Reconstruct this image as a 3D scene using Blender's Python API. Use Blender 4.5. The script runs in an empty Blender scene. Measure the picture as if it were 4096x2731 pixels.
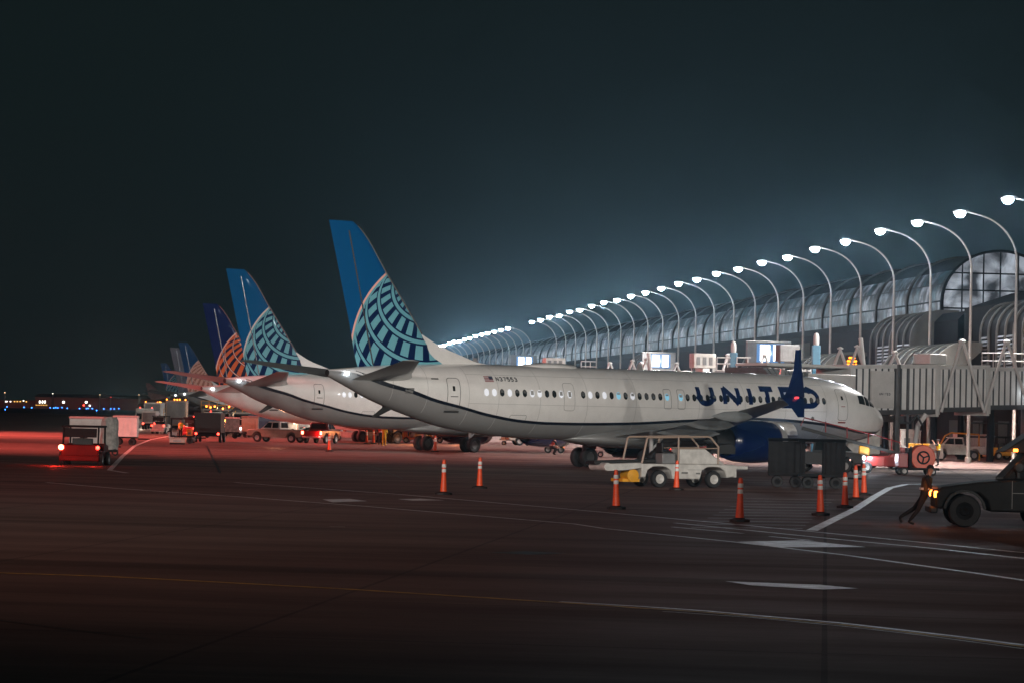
import bpy, bmesh, math, random
import numpy as np
from mathutils import Vector, Matrix
random.seed(7)
R = math.radians
SC = bpy.context.scene
COL = SC.collection

# ------------------------------------------------------------------ camera
F, H, PIT, ROLL = 12000.0, 2.935, 0.023860, 0.021270     # focal length in photo pixels (4096 wide), eye height, tilt, roll
cam = bpy.data.cameras.new('camera')
cam.sensor_width = 36.0
cam.lens = 36.0 * F / 4096.0
cam.clip_start = 0.5
cam.clip_end = 9000
cob = bpy.data.objects.new('camera', cam)
COL.objects.link(cob)
cob.matrix_world = Matrix.Translation((0, 0, H)) @ Matrix.Rotation(math.pi/2 + PIT, 4, 'X') @ Matrix.Rotation(ROLL, 4, 'Z')
SC.camera = cob

def ray(px, py):
    dx, dy = px - 2048, py - 1365.5
    cr, sr = math.cos(ROLL), math.sin(ROLL)
    u, v = dx*cr + dy*sr, -dx*sr + dy*cr
    c, s = math.cos(PIT), math.sin(PIT)
    return (u/F, c + v/F*s, s - v/F*c)
def g(px, py, z=0.0):                      # photo pixel -> point on the ground
    d = ray(px, py); t = (z - H)/d[2]
    return Vector((d[0]*t, d[1]*t, z))
def D(px, py, Y):                          # photo pixel -> point at distance Y
    d = ray(px, py); t = Y/d[1]
    return Vector((d[0]*t, Y, H + d[2]*t))

# ------------------------------------------------------------------ world, exposure
w = bpy.data.worlds.new('World'); SC.world = w; w.use_nodes = True
nt = w.node_tree; nt.nodes.clear()
sky = nt.nodes.new('ShaderNodeTexSky'); sky.sky_type = 'NISHITA'; sky.sun_disc = False
sky.sun_elevation = R(-9); sky.sun_rotation = R(200)
b1 = nt.nodes.new('ShaderNodeBackground'); b1.inputs['Strength'].default_value = 0.05
nt.links.new(sky.outputs[0], b1.inputs[0])
b2 = nt.nodes.new('ShaderNodeBackground'); b2.inputs[0].default_value = (0.0056, 0.0100, 0.0106, 1); b2.inputs[1].default_value = 1.0
ad = nt.nodes.new('ShaderNodeAddShader'); wo = nt.nodes.new('ShaderNodeOutputWorld')
nt.links.new(b1.outputs[0], ad.inputs[0]); nt.links.new(b2.outputs[0], ad.inputs[1]); nt.links.new(ad.outputs[0], wo.inputs[0])
SC.view_settings.view_transform = 'Standard'; SC.view_settings.look = 'None'
SC.view_settings.exposure = 0.0; SC.view_settings.gamma = 1.0
SC.cycles.max_bounces = 6; SC.cycles.diffuse_bounces = 2; SC.cycles.glossy_bounces = 3
SC.cycles.transparent_max_bounces = 8; SC.cycles.volume_bounces = 0
SC.cycles.caustics_reflective = False; SC.cycles.caustics_refractive = False
SC.cycles.sample_clamp_indirect = 3.0
SC.cycles.use_denoising = True
SC.cycles.use_light_tree = True

# terminal axis frame: E runs along the terminal, N points from the apron to the terminal
PHI = R(-5.86)
E = Vector((math.sin(PHI), math.cos(PHI), 0)); N = Vector((math.cos(PHI), -math.sin(PHI), 0))
def tl(t, l, z=0.0): return E*t + N*l + Vector((0, 0, z))
TROT = math.pi/2 - PHI                      # local +x along E, local +y = -N

def light(kind, loc, power, col=(1, 1, 1), radius=0.3, target=None, size=60, blend=0.6, parent=None, name='lamp_light'):
    l = bpy.data.lights.new(name, kind); l.energy = power; l.color = col; l.shadow_soft_size = radius
    o = bpy.data.objects.new(name, l); COL.objects.link(o); o.location = loc
    if kind == 'SPOT':
        l.spot_size = R(size); l.spot_blend = blend
        o.rotation_euler = (Vector(target) - Vector(loc)).to_track_quat('-Z', 'Y').to_euler()
    if parent: o.parent = parent
    return o

# apron floodlights of the concourse the photographer stands in (behind the camera, aimed over the apron)
FLOODS = [((-60, -18, 21), (8, 158, 3), 175e3, 23), ((-15, -20, 21), (-4, 155, 6), 215e3, 23), ((45, -16, 21), (14, 158, 3), 280e3, 24),
          ((100, -6, 21), (6, 160, 4), 195e3, 22), ((-45, -18, 22), (-18, 222, 6), 300e3, 11), ((30, -18, 22), (-24, 262, 6), 330e3, 10),
          ((60, -14, 22), (-55, 470, 8), 900e3, 7), ((45, -16, 21), (28, 192, 5), 230e3, 13)]
for loc, tgt, pw, sz in FLOODS:
    light('SPOT', loc, pw, (1.0, 0.95, 0.88), 1.0, tgt, sz, 1.0, name='apron_floodlight')
# unseen fill lights added left of the picture to redden and brighten the ground
for loc, tgt, pw in (((-62, 190, 30), (-36, 200, 0), 210e3), ((-80, 275, 36), (-50, 275, 0), 620e3), ((-70, 90, 20), (-18, 118, 0), 34e3), ((-55, 55, 20), (4, 62, 0), 30e3)):
    light('SPOT', loc, pw, (1.0, 0.16, 0.13) if loc[1] > 60 else (1.0, .58, .46), 3.0, tgt, 92 if loc[1] > 60 else 62, 1.0, name='added_ground_fill_light')

# ------------------------------------------------------------------ materials
MATS = {}
def mat(name, col, rough=0.5, metal=0.0, emit=None, es=0.0, noise=0.0, nscale=3.0, spec=0.5, bump=0.0, coat=0.0, alpha=1.0, trans=0.0):
    if name in MATS: return MATS[name]
    m = bpy.data.materials.new(name); m.use_nodes = True
    t = m.node_tree; p = t.nodes['Principled BSDF']
    p.inputs['Base Color'].default_value = (*col, 1)
    p.inputs['Roughness'].default_value = rough; p.inputs['Metallic'].default_value = metal
    p.inputs['Specular IOR Level'].default_value = spec; p.inputs['Coat Weight'].default_value = coat
    p.inputs['Coat Roughness'].default_value = 0.035
    if trans: p.inputs['Transmission Weight'].default_value = trans
    if emit: p.inputs['Emission Color'].default_value = (*emit, 1); p.inputs['Emission Strength'].default_value = es
    if noise or bump:
        tc = t.nodes.new('ShaderNodeTexCoord'); n = t.nodes.new('ShaderNodeTexNoise')
        n.inputs['Scale'].default_value = nscale; n.inputs['Detail'].default_value = 5; n.inputs['Roughness'].default_value = 0.6
        t.links.new(tc.outputs['Object'], n.inputs['Vector'])
        if noise:
            mx = t.nodes.new('ShaderNodeMixRGB'); mx.inputs[1].default_value = (*[c*(1-noise) for c in col], 1)
            mx.inputs[2].default_value = (*[min(1, c*(1+noise)) for c in col], 1)
            rp = t.nodes.new('ShaderNodeMapRange'); rp.inputs[1].default_value = 0.3; rp.inputs[2].default_value = 0.7
            t.links.new(n.outputs['Fac'], rp.inputs[0]); t.links.new(rp.outputs[0], mx.inputs[0])
            t.links.new(mx.outputs[0], p.inputs['Base Color'])
        if bump:
            bp = t.nodes.new('ShaderNodeBump'); bp.inputs['Strength'].default_value = bump; bp.inputs['Distance'].default_value = 0.02
            t.links.new(n.outputs['Fac'], bp.inputs['Height']); t.links.new(bp.outputs[0], p.inputs['Normal'])
    MATS[name] = m
    return m

class X:                                    # tiny expression builder on math nodes
    def __init__(s, t, sock): s.t, s.s = t, sock
    def _m(s, op, o=None, o2=None):
        n = s.t.nodes.new('ShaderNodeMath'); n.operation = op
        for i, v in enumerate((s, o, o2)):
            if v is None: continue
            if isinstance(v, X): s.t.links.new(v.s, n.inputs[i])
            else: n.inputs[i].default_value = v
        return X(s.t, n.outputs[0])
    def __add__(s, o): return s._m('ADD', o)
    def __sub__(s, o): return s._m('SUBTRACT', o)
    def __mul__(s, o): return s._m('MULTIPLY', o)
    def __truediv__(s, o): return s._m('DIVIDE', o)
    def lt(s, o): return s._m('LESS_THAN', o)
    def gt(s, o): return s._m('GREATER_THAN', o)
def mixc(t, fac, a, b):
    n = t.nodes.new('ShaderNodeMixRGB')
    t.links.new(fac.s, n.inputs[0])
    for i, v in ((1, a), (2, b)):
        if isinstance(v, tuple): n.inputs[i].default_value = (*v, 1)
        else: t.links.new(v, n.inputs[i])
    return n.outputs[0]

def globe_mat(name, base, cell, dark, line, rim, cx=-34.67, cz=6.03, RR=5.0, lats=(63, 50, 37, 20), linew=1.2):
    """fin paint: a tilted globe of meridian bars and parallels, drawn on the fin's own side plane (object x, z)"""
    m = bpy.data.materials.new(name); m.use_nodes = True; t = m.node_tree; p = t.nodes['Principled BSDF']
    tc = t.nodes.new('ShaderNodeTexCoord'); sp = t.nodes.new('ShaderNodeSeparateXYZ'); t.links.new(tc.outputs['Object'], sp.inputs[0])
    x = (X(t, sp.outputs[0]) - cx)/RR; z = (X(t, sp.outputs[2]) - cz)/RR
    r2 = x*x + z*z
    wv = (r2*-1.0 + 1.0)._m('MAXIMUM', 0.0)._m('SQRT')
    a, e = R(93), R(46)
    P = Vector((math.cos(e)*math.cos(a), math.sin(e), math.cos(e)*math.sin(a)))
    e1 = P.cross(Vector((0, 0, 1))).normalized(); e2 = P.cross(e1)
    dot = lambda q: x*q[0] + z*q[1] + wv*q[2]
    lat = dot(P)._m('ARCSINE')*57.2958
    lon = dot(e1)._m('ARCTAN2', dot(e2))*57.2958
    bars = ((lon + 720.0)/15.0)._m('FRACT').lt(0.45)
    col = mixc(t, bars, cell, dark)
    for L in lats:
        dl = (lat - float(L))._m('ABSOLUTE')
        if dark != base: pass
        col = mixc(t, dl.lt(linew*1.9), col, dark)
        col = mixc(t, dl.lt(linew), col, line)
    rr = r2._m('SQRT')
    col = mixc(t, rr.gt(0.955), col, cell)
    col = mixc(t, rr.gt(0.978), col, rim)
    col = mixc(t, rr.gt(1.0), col, base)
    t.links.new(col, p.inputs['Base Color'])
    p.inputs['Roughness'].default_value = 0.42; p.inputs['Specular IOR Level'].default_value = 0.12; p.inputs['Coat Weight'].default_value = 0.12; p.inputs['Coat Roughness'].default_value = 0.06
    return m

WHITE = mat('aircraft_white_paint', (0.68, 0.66, 0.635), 0.30, coat=0.9, noise=0.07, nscale=1.1, bump=.02)
BELLY = mat('aircraft_grey_paint', (0.21, 0.21, 0.205), 0.25, coat=0.3, noise=0.06, nscale=0.8)
NAVY = mat('aircraft_navy_paint', (0.002, 0.013, 0.068), 0.22, coat=0.6)
BLUE = mat('aircraft_blue_paint', (0.004, 0.07, 0.19), 0.25, coat=0.6)
STRIPE = mat('stripe_navy', (0.004, 0.007, 0.014), 0.3)
WINGM = mat('wing_grey_paint', (0.22, 0.23, 0.23), 0.28, coat=0.2, noise=0.12, nscale=1.2)
METAL = mat('bright_metal', (0.55, 0.55, 0.56), 0.25, 0.9)
DKMETAL = mat('dark_metal', (0.06, 0.06, 0.06), 0.4, 0.6)
RUBBER = mat('tyre_rubber', (0.012, 0.012, 0.013), 0.75, noise=0.3, nscale=9)
DARKGLASS = mat('dark_glass', (0.02, 0.022, 0.022), 0.06, spec=0.8)
LITWIN = mat('lit_cabin_window', (0.5, 0.5, 0.52), 0.2, emit=(0.85, 0.88, 0.95), es=0.55)
BLUEWIN = mat('blue_lit_cabin_window', (0.2, 0.4, 0.5), 0.2, emit=(0.25, 0.62, 0.85), es=0.5)
SEAM = mat('panel_seam', (0.13, 0.13, 0.125), 0.5)
ORANGE = mat('orange_plastic', (0.85, 0.085, 0.015), 0.45, noise=0.15, nscale=6)
REFLECT = mat('reflective_band', (0.75, 0.75, 0.72), 0.3)
BLACK = mat('black_rubber_base', (0.01, 0.01, 0.01), 0.6)
GSEW = mat('equipment_white_paint', (0.50, 0.48, 0.45), 0.4, noise=0.22, nscale=2.5)
GSED = mat('equipment_dark_paint', (0.012, 0.012, 0.013), 0.7, noise=0.3, nscale=3, spec=.12)
GSEG = mat('equipment_grey_paint', (0.16, 0.16, 0.16), 0.45, noise=0.2, nscale=2)
RED = mat('red_paint', (0.20, 0.008, 0.008), 0.35, noise=0.15)
YELLOW = mat('yellow_paint', (0.65, 0.30, 0.015), 0.45, noise=0.15)
ORPAINT = mat('orange_tank_paint', (0.42, 0.045, 0.010), 0.4, noise=0.2)
TAN = mat('tan_paint', (0.30, 0.22, 0.17), 0.4, noise=0.12)
CANVAS = mat('grey_canvas', (0.30, 0.30, 0.28), 0.9, noise=0.35, nscale=4, bump=0.6)
WCANVAS = mat('white_canvas', (0.62, 0.57, 0.54), 0.8, noise=0.12, nscale=2)
BRIDGEW = mat('bridge_light_grey_paint', (0.44, 0.43, 0.42), 0.45, noise=0.12, nscale=1.2)
BRIDGED = mat('bridge_dark_steel', (0.05, 0.05, 0.052), 0.5, noise=0.2)
CORR = mat('bridge_corrugated_steel', (0.58, 0.57, 0.56), 0.4, noise=0.12, nscale=1.0)
BLUESTEEL = mat('blue_steel', (0.04, 0.14, 0.22), 0.4, noise=0.15)
HIVIS = mat('hi_vis_yellow_cloth', (0.62, 0.42, 0.02), 0.8, noise=0.15, nscale=8)
DCLOTH = mat('dark_cloth', (0.008, 0.008, 0.010), 0.9, noise=0.3, nscale=8)
SKIN = mat('skin', (0.42, 0.22, 0.15), 0.55)
HAIRM = mat('dark_hair', (0.015, 0.012, 0.01), 0.7)
POLE = mat('pole_galvanised_steel', (0.26, 0.245, 0.225), 0.45, 0.2, noise=0.1)
def emitter(name, c, s): return mat(name, (0.05, 0.05, 0.05), 0.3, emit=c, es=s)
E_WHITE = emitter('cool_white_lamp', (0.80, 0.90, 1.0), 320)
E_HEAD = emitter('headlamp_white', (0.85, 0.93, 1.0), 25)
E_RED = emitter('red_tail_lamp', (1.0, 0.035, 0.02), 14)
E_REDB = emitter('bright_red_tail_lamp', (1.0, 0.10, 0.05), 28)
E_AMB = emitter('amber_lamp', (1.0, 0.22, 0.02), 14)
E_BLUE = emitter('blue_taxiway_lamp', (0.03, 0.22, 1.0), 12)
E_WARM = emitter('warm_lamp', (1.0, 0.72, 0.45), 10)
E_PANEL = emitter('lit_cab_window', (0.95, 0.98, 1.0), 4.0)
E_PANELB = emitter('lit_cab_window_edge', (0.08, 0.30, 0.70), 0.7)

# ------------------------------------------------------------------ mesh helpers
class MB:
    def __init__(s): s.v, s.f, s.m = [], [], []
    def add(s, vs, fs, mi=0):
        o = len(s.v); s.v += [tuple(q) for q in vs]
        for f in fs: s.f.append(tuple(o+i for i in f)); s.m.append(mi)
        return s
    def box(s, c, d, mi=0, rz=0.0, ry=0.0, rx=0.0, taper=1.0):
        M = Matrix.Rotation(rz, 3, 'Z') @ Matrix.Rotation(ry, 3, 'Y') @ Matrix.Rotation(rx, 3, 'X')
        vs = []
        for z in (-.5, .5):
            k = taper if z > 0 else 1
            for x, y in ((-.5, -.5), (.5, -.5), (.5, .5), (-.5, .5)):
                vs.append(Vector(c) + M @ Vector((x*d[0]*k, y*d[1]*k, z*d[2])))
        return s.add(vs, [(3, 2, 1, 0), (4, 5, 6, 7), (0, 1, 5, 4), (1, 2, 6, 5), (2, 3, 7, 6), (3, 0, 4, 7)], mi)
    def bb(s, x0, x1, y0, y1, z0, z1, mi=0): return s.box(((x0+x1)/2, (y0+y1)/2, (z0+z1)/2), (x1-x0, y1-y0, z1-z0), mi)
    def tube(s, path, r, n=8, mi=0, cap=True):
        P = [Vector(p) for p in path]; rs = r if isinstance(r, (list, tuple)) else [r]*len(P)
        base = len(s.v); up = None
        for i, p in enumerate(P):
            d = (P[min(i+1, len(P)-1)] - P[max(i-1, 0)]).normalized()
            if up is None: up = Vector((0, 0, 1)) if abs(d.z) < .9 else Vector((1, 0, 0))
            a = d.cross(up).normalized(); b = a.cross(d).normalized(); up = b
            for k in range(n):
                t = 2*math.pi*k/n; s.v.append(tuple(p + (a*math.cos(t) + b*math.sin(t))*rs[i]))
        for i in range(len(P)-1):
            for k in range(n):
                s.f.append((base+i*n+k, base+i*n+(k+1) % n, base+(i+1)*n+(k+1) % n, base+(i+1)*n+k)); s.m.append(mi)
        if cap:
            s.f.append(tuple(base+k for k in reversed(range(n)))); s.m.append(mi)
            s.f.append(tuple(base+(len(P)-1)*n+k for k in range(n))); s.m.append(mi)
        return s
    def cyl(s, a, b, r, n=12, mi=0, r2=None): return s.tube([a, b], [r, r if r2 is None else r2], n, mi)
    def prism(s, pts, y0, y1, mi=0):           # pts in (x, z), extruded along y
        n = len(pts)
        vs = [(x, y0, z) for x, z in pts] + [(x, y1, z) for x, z in pts]
        fs = [tuple(range(n)), tuple(reversed(range(n, 2*n)))] + [(i, n+i, n+(i+1) % n, (i+1) % n) for i in range(n)]
        return s.add(vs, fs, mi)
    def prismx(s, pts, x0, x1, mi=0):          # pts in (y, z), extruded along x
        n = len(pts)
        vs = [(x0, y, z) for y, z in pts] + [(x1, y, z) for y, z in pts]
        fs = [tuple(reversed(range(n))), tuple(range(n, 2*n))] + [((i+1) % n, n+(i+1) % n, n+i, i) for i in range(n)]
        return s.add(vs, fs, mi)
    def loft(s, rings, mi=0, closed=True, cap=True):
        n = len(rings[0]); base = len(s.v)
        for r in rings: s.v += [tuple(q) for q in r]
        for i in range(len(rings)-1):
            for k in range(n if closed else n-1):
                s.f.append((base+i*n+k, base+i*n+(k+1) % n, base+(i+1)*n+(k+1) % n, base+(i+1)*n+k)); s.m.append(mi)
        if cap:
            s.f.append(tuple(base+k for k in reversed(range(n)))); s.m.append(mi)
            s.f.append(tuple(base+(len(rings)-1)*n+k for k in range(n))); s.m.append(mi)
        return s
    def lathe(s, prof, c=(0, 0, 0), axis='z', n=20, mi=0):   # prof: (radius, height)
        rings = []
        for r, h in prof:
            rg = []
            for k in range(n):
                t = 2*math.pi*k/n; a, b = r*math.cos(t), r*math.sin(t)
                q = {'z': (a, b, h), 'y': (a, h, -b), 'x': (h, a, b)}[axis]
                rg.append((c[0]+q[0], c[1]+q[1], c[2]+q[2]))
            rings.append(rg)
        return s.loft(rings, mi, cap=False)
    def build(s, name, mats, parent=None, smooth=35, bevel=0.0, label=None):
        me = bpy.data.meshes.new(name); me.from_pydata(s.v, [], s.f)
        if not isinstance(mats, (list, tuple)): mats = [mats]
        for m in mats: me.materials.append(m)
        if len(mats) > 1: me.polygons.foreach_set('material_index', s.m)
        bm = bmesh.new(); bm.from_mesh(me); bmesh.ops.recalc_face_normals(bm, faces=bm.faces); bm.to_mesh(me); bm.free()
        if smooth:
            me.polygons.foreach_set('use_smooth', [True]*len(me.polygons)); me.set_sharp_from_angle(angle=R(smooth))
        me.update()
        o = bpy.data.objects.new(name, me); COL.objects.link(o)
        if parent: o.parent = parent
        if bevel:
            b = o.modifiers.new('bevel', 'BEVEL'); b.width = bevel; b.segments = 2; b.limit_method = 'ANGLE'; b.angle_limit = R(40)
        if label: o['label'] = label
        return o

def T(name, label, cat, loc=(0, 0, 0), rz=0.0, group=None):
    o = bpy.data.objects.new(name, None); COL.objects.link(o); o.empty_display_size = 0.3
    o.location = loc; o.rotation_euler = (0, 0, rz); o['label'] = label; o['category'] = cat
    if group: o['group'] = group
    return o
def tag(o, label, cat, group=None):
    o['label'] = label; o['category'] = cat
    if group: o['group'] = group
    return o
def struct(o): o['kind'] = 'structure'; return o
KIDS = {}
def dup(root, loc, rz=None, label=None, group=None):
    kids = {}
    for o in COL.objects:
        if o.parent: kids.setdefault(o.parent.name, []).append(o)
    def cp(o, par):
        c = o.copy(); COL.objects.link(c); c.parent = par
        for k in kids.get(o.name, []): cp(k, c)
        return c
    r = cp(root, None); r.location = loc
    if rz is not None: r.rotation_euler = (0, 0, rz)
    if label: r['label'] = label
    if group: r['group'] = group
    return r

# stroke letters: each glyph is a list of polylines in a 1 x 1 box (x right, y up)
def arc(cx, cy, rx, ry, a0, a1, n=9): return [(cx+rx*math.cos(R(a0+(a1-a0)*i/n)), cy+ry*math.sin(R(a0+(a1-a0)*i/n))) for i in range(n+1)]
GLY = {
 'U': [[(0, 1), (0, .35)] + arc(.5, .38, .5, .38, 180, 360) + [(1, .35), (1, 1)]],
 'N': [[(0, 0), (0, 1)], [(0, 1), (1, 0)], [(1, 0), (1, 1)]],
 'I': [[(.5, 0), (.5, 1)]], 'T': [[(0, 1), (1, 1)], [(.5, 1), (.5, 0)]],
 'E': [[(1, 1), (0, 1), (0, 0), (1, 0)], [(0, .5), (.85, .5)]],
 'D': [[(0, 0), (0, 1), (.5, 1)] + arc(.5, .5, .5, .5, 90, -90) + [(0, 0)]],
 '3': [arc(.45, .75, .5, .25, 150, -90) + arc(.45, .25, .55, .25, 90, -150)],
 '7': [[(0, 1), (1, 1), (.4, 0)]], '5': [[(1, 1), (.1, 1), (.05, .55)] + arc(.45, .33, .55, .33, 130, -150)],
 'A': [[(0, 0), (.5, 1), (1, 0)], [(.2, .38), (.8, .38)]], 'L': [[(0, 1), (0, 0), (1, 0)]],
 'R': [[(0, 0), (0, 1), (.6, 1)] + arc(.6, .75, .4, .25, 90, -90) + [(0, .5)], [(.5, .5), (1, 0)]],
 'S': [arc(.5, .75, .5, .25, 20, 270) + arc(.5, .25, .5, .25, 90, -160)],
 'X': [[(0, 0), (1, 1)], [(0, 1), (1, 0)]], 'P': [[(0, 0), (0, 1), (.6, 1)] + arc(.6, .75, .4, .25, 90, -90) + [(0, .5)]],
}
def ribbon(path, wd, step=0.12):
    pts = [path[0]]
    for a, b in zip(path, path[1:]):
        L = math.dist(a, b); n = max(1, int(L/step))
        pts += [(a[0]+(b[0]-a[0])*i/n, a[1]+(b[1]-a[1])*i/n) for i in range(1, n+1)]
    out = []
    for i, p in enumerate(pts):
        a, b = pts[max(i-1, 0)], pts[min(i+1, len(pts)-1)]
        dx, dy = b[0]-a[0], b[1]-a[1]; L = math.hypot(dx, dy) or 1
        k = 1.0
        if 0 < i < len(pts)-1:
            d1 = (p[0]-a[0], p[1]-a[1]); d2 = (b[0]-p[0], b[1]-p[1])
            c = (d1[0]*d2[0]+d1[1]*d2[1])/(math.hypot(*d1)*math.hypot(*d2)+1e-9); k = min(1.6, 1/math.sqrt(max(.2, (1+c)/2)))
        out.append(((p[0]-dy/L*wd/2*k, p[1]+dx/L*wd/2*k), (p[0]+dy/L*wd/2*k, p[1]-dx/L*wd/2*k)))
    return out
def letter(mb, ch, x0, y0, wd, ht, sw, fmap, mi=0):       # fmap(x, y, layer) -> 3D point
    for li, pl in enumerate(GLY.get(ch, [])):
        path = [(x0 + sw/2 + q[0]*(wd-sw), y0 + sw/2 + q[1]*(ht-sw)) for q in pl]
        rb = ribbon(path, sw)
        vs = []
        for a, b in rb: vs += [fmap(*a, li), fmap(*b, li)]
        mb.add(vs, [(2*i, 2*i+1, 2*i+3, 2*i+2) for i in range(len(rb)-1)], mi)

# ------------------------------------------------------------------ ground
def ground_material():
    m = bpy.data.materials.new('apron_concrete'); m.use_nodes = True; t = m.node_tree; p = t.nodes['Principled BSDF']
    tc = t.nodes.new('ShaderNodeTexCoord'); mp = t.nodes.new('ShaderNodeMapping')
    mp.inputs['Rotation'].default_value = (0, 0, R(6))
    t.links.new(tc.outputs['Object'], mp.inputs[0])
    def noise(sc, det=6, st=(1, 1, 1), rough=.6):
        m2 = t.nodes.new('ShaderNodeMapping'); m2.inputs['Scale'].default_value = st; t.links.new(mp.outputs[0], m2.inputs[0])
        n = t.nodes.new('ShaderNodeTexNoise'); n.inputs['Scale'].default_value = sc; n.inputs['Detail'].default_value = det; n.inputs['Roughness'].default_value = rough
        t.links.new(m2.outputs[0], n.inputs['Vector']); return X(t, n.outputs['Fac'])
    big = noise(.03, 4); mid = noise(.22, 6, (.35, 1.6, 1)); fine = noise(3.0, 8, (.4, 1.5, 1)); tyre = noise(.09, 3, (.25, 3.2, 1), .45)
    col = mixc(t, big._m('MULTIPLY_ADD', 2.4, -.7)._m('MINIMUM', 1.0)._m('MAXIMUM', 0.0), (0.17, 0.105, 0.092), (0.27, 0.175, 0.155))
    col = mixc(t, mid._m('MULTIPLY_ADD', 3.4, -1.45)._m('MINIMUM', 0.75)._m('MAXIMUM', 0.0), col, (0.10, 0.062, 0.054))
    col = mixc(t, tyre._m('MULTIPLY_ADD', 7.0, -4.1)._m('MINIMUM', 0.7)._m('MAXIMUM', 0.0), col, (0.05, 0.034, 0.031))
    col = mixc(t, fine._m('MULTIPLY_ADD', 2.0, -.75)._m('MINIMUM', 0.5)._m('MAXIMUM', 0.0), col, (0.14, 0.092, 0.08))
    sp = t.nodes.new('ShaderNodeSeparateXYZ'); t.links.new(mp.outputs[0], sp.inputs[0])
    jx = (X(t, sp.outputs[0])/7.6)._m('FRACT').lt(0.010); jy = (X(t, sp.outputs[1])/7.6)._m('FRACT').lt(0.016)
    col = mixc(t, jx._m('MAXIMUM', jy)*0.45, col, (0.012, 0.010, 0.010))
    t.links.new(col, p.inputs['Base Color'])
    rg = (mid*0.55 + big*0.30)*1.0 + 0.28
    t.links.new(rg.s, p.inputs['Roughness'])
    p.inputs['Specular IOR Level'].default_value = 0.08
    bp = t.nodes.new('ShaderNodeBump'); bp.inputs['Strength'].default_value = 0.35; bp.inputs['Distance'].default_value = 0.03
    t.links.new(fine.s, bp.inputs['Height']); t.links.new(bp.outputs[0], p.inputs['Normal'])
    return m
GM = ground_material()
mb = MB(); mb.add([(-1500, -80, 0), (1500, -80, 0), (1500, 900, 0), (-1500, 900, 0)], [(0, 1, 2, 3)])
struct(mb.build('apron_ground', GM, smooth=0))
GRASS = mat('airfield_grass', (0.012, 0.014, 0.010), 1.0, noise=0.4, nscale=0.02)
mb = MB(); mb.add([(-4000, 900, 0), (4000, 900, 0), (4000, 6500, 0), (-4000, 6500, 0)], [(0, 1, 2, 3)])
struct(mb.build('airfield_ground', GRASS, smooth=0))

WPAINT = mat('worn_white_marking', (0.85, 0.76, 0.72), 0.4, spec=0.5, noise=0.45, nscale=2.2)
YPAINT = mat('worn_yellow_marking', (0.70, 0.42, 0.09), 0.55, noise=0.45, nscale=2.5)
JOINT = mat('sealed_joint', (0.012, 0.011, 0.011), 0.5)
def line(name, pix, wd, m=WPAINT, z=0.005):
    P = [g(*q) for q in pix]
    vs = []
    for i, q in enumerate(P):
        d = (P[min(i+1, len(P)-1)] - P[max(i-1, 0)]).normalized(); s = Vector((-d.y, d.x, 0))*wd/2
        vs += [(q.x+s.x, q.y+s.y, z), (q.x-s.x, q.y-s.y, z)]
    b = MB(); b.add(vs, [(2*i, 2*i+1, 2*i+3, 2*i+2) for i in range(len(P)-1)])
    return struct(b.build(name, m, smooth=0))
def patch(name, pix, m=WPAINT, z=0.008):
    b = MB(); b.add([(*g(*q)[:2], z) for q in pix], [tuple(range(len(pix)))]); return struct(b.build(name, m, smooth=0))
line('white_marking', [(939, 1928), (1613, 1977), (2300, 2037), (2957, 2097), (3293, 2129), (3700, 2169), (4056, 2205), (4300, 2228)], .17)
line('white_marking', [(2700, 2090), (2880, 2108), (3354, 2156), (3735, 2192), (4056, 2228), (4300, 2252)], .17)
line('white_marking', [(186, 1928), (469, 1952), (978, 1987), (1467, 2024), (2298, 2094), (2415, 2112), (2926, 2165), (3369, 2217), (3903, 2291), (4300, 2350)], .16)
line('white_marking', [(2689, 2106), (2972, 2132)], .15)
line('white_marking', [(3080, 2144), (3247, 2160)], .15)
patch('white_marking', [(2949, 2166), (3209, 2160), (3464, 2187), (3117, 2188)])
patch('white_marking', [(2900, 2324), (3102, 2332), (3280, 2338), (3433, 2353), (3290, 2357), (3010, 2341)])
patch('white_marking', [(1290, 1996), (1400, 1994), (1470, 2003), (1330, 2008)])
patch('white_marking', [(1590, 1995), (1680, 1993), (1780, 2000), (1650, 2001)])
line('white_marking', [(1318, 2105), (1380, 2106)], .10)
line('white_marking', [(1330, 2352), (1362, 2353)], .10)
for i in range(11):
    yy = 1996 + i*10.2 + i*i*.12
    line('white_marking', [(2985 - i*22, yy - 3), (3340 - i*13, yy + 2)], .12)
line('white_marking', [(3247, 2121), (3330, 2080), (3420, 2036), (3500, 1984), (3560, 1950), (3620, 1937), (3700, 1934)], .32, z=.010)
line('white_marking', [(508, 1890), (438, 1879), (491, 1822), (537, 1783), (600, 1757), (680, 1742)], .25)
line('yellow_marking', [(-100, 2287), (0, 2290), (400, 2303), (685, 2317), (1340, 2352), (2298, 2412), (2600, 2434)], .20, YPAINT)
line('white_marking', [(2240, 2405), (2560, 2424), (2834, 2443), (3369, 2491), (3827, 2544), (4096, 2579), (4300, 2607)], .15)
line('yellow_marking', [(2300, 2413), (2834, 2449), (3369, 2498), (3827, 2551), (4096, 2586)], .10, YPAINT, .007)
line('white_marking', [(2650, 2444), (3000, 2468), (3369, 2503), (3700, 2541), (4096, 2594), (4300, 2622)], .05)
line('pavement_joint', [(826, 1780), (850, 1830), (880, 1890)], .10, JOINT)
line('pavement_joint', [(1450, 1850), (1530, 1880), (1610, 1912)], .08, JOINT)
line('pavement_joint', [(0, 2480), (300, 2520), (600, 2555)], .05, JOINT)
DARKSTAIN = mat('oil_stained_concrete', (0.035, 0.027, 0.025), 0.35, noise=0.4, nscale=1.5)
patch('stained_pavement', [(1950, 2208), (2100, 2203), (2270, 2211), (2120, 2217)], DARKSTAIN, .004)

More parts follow.
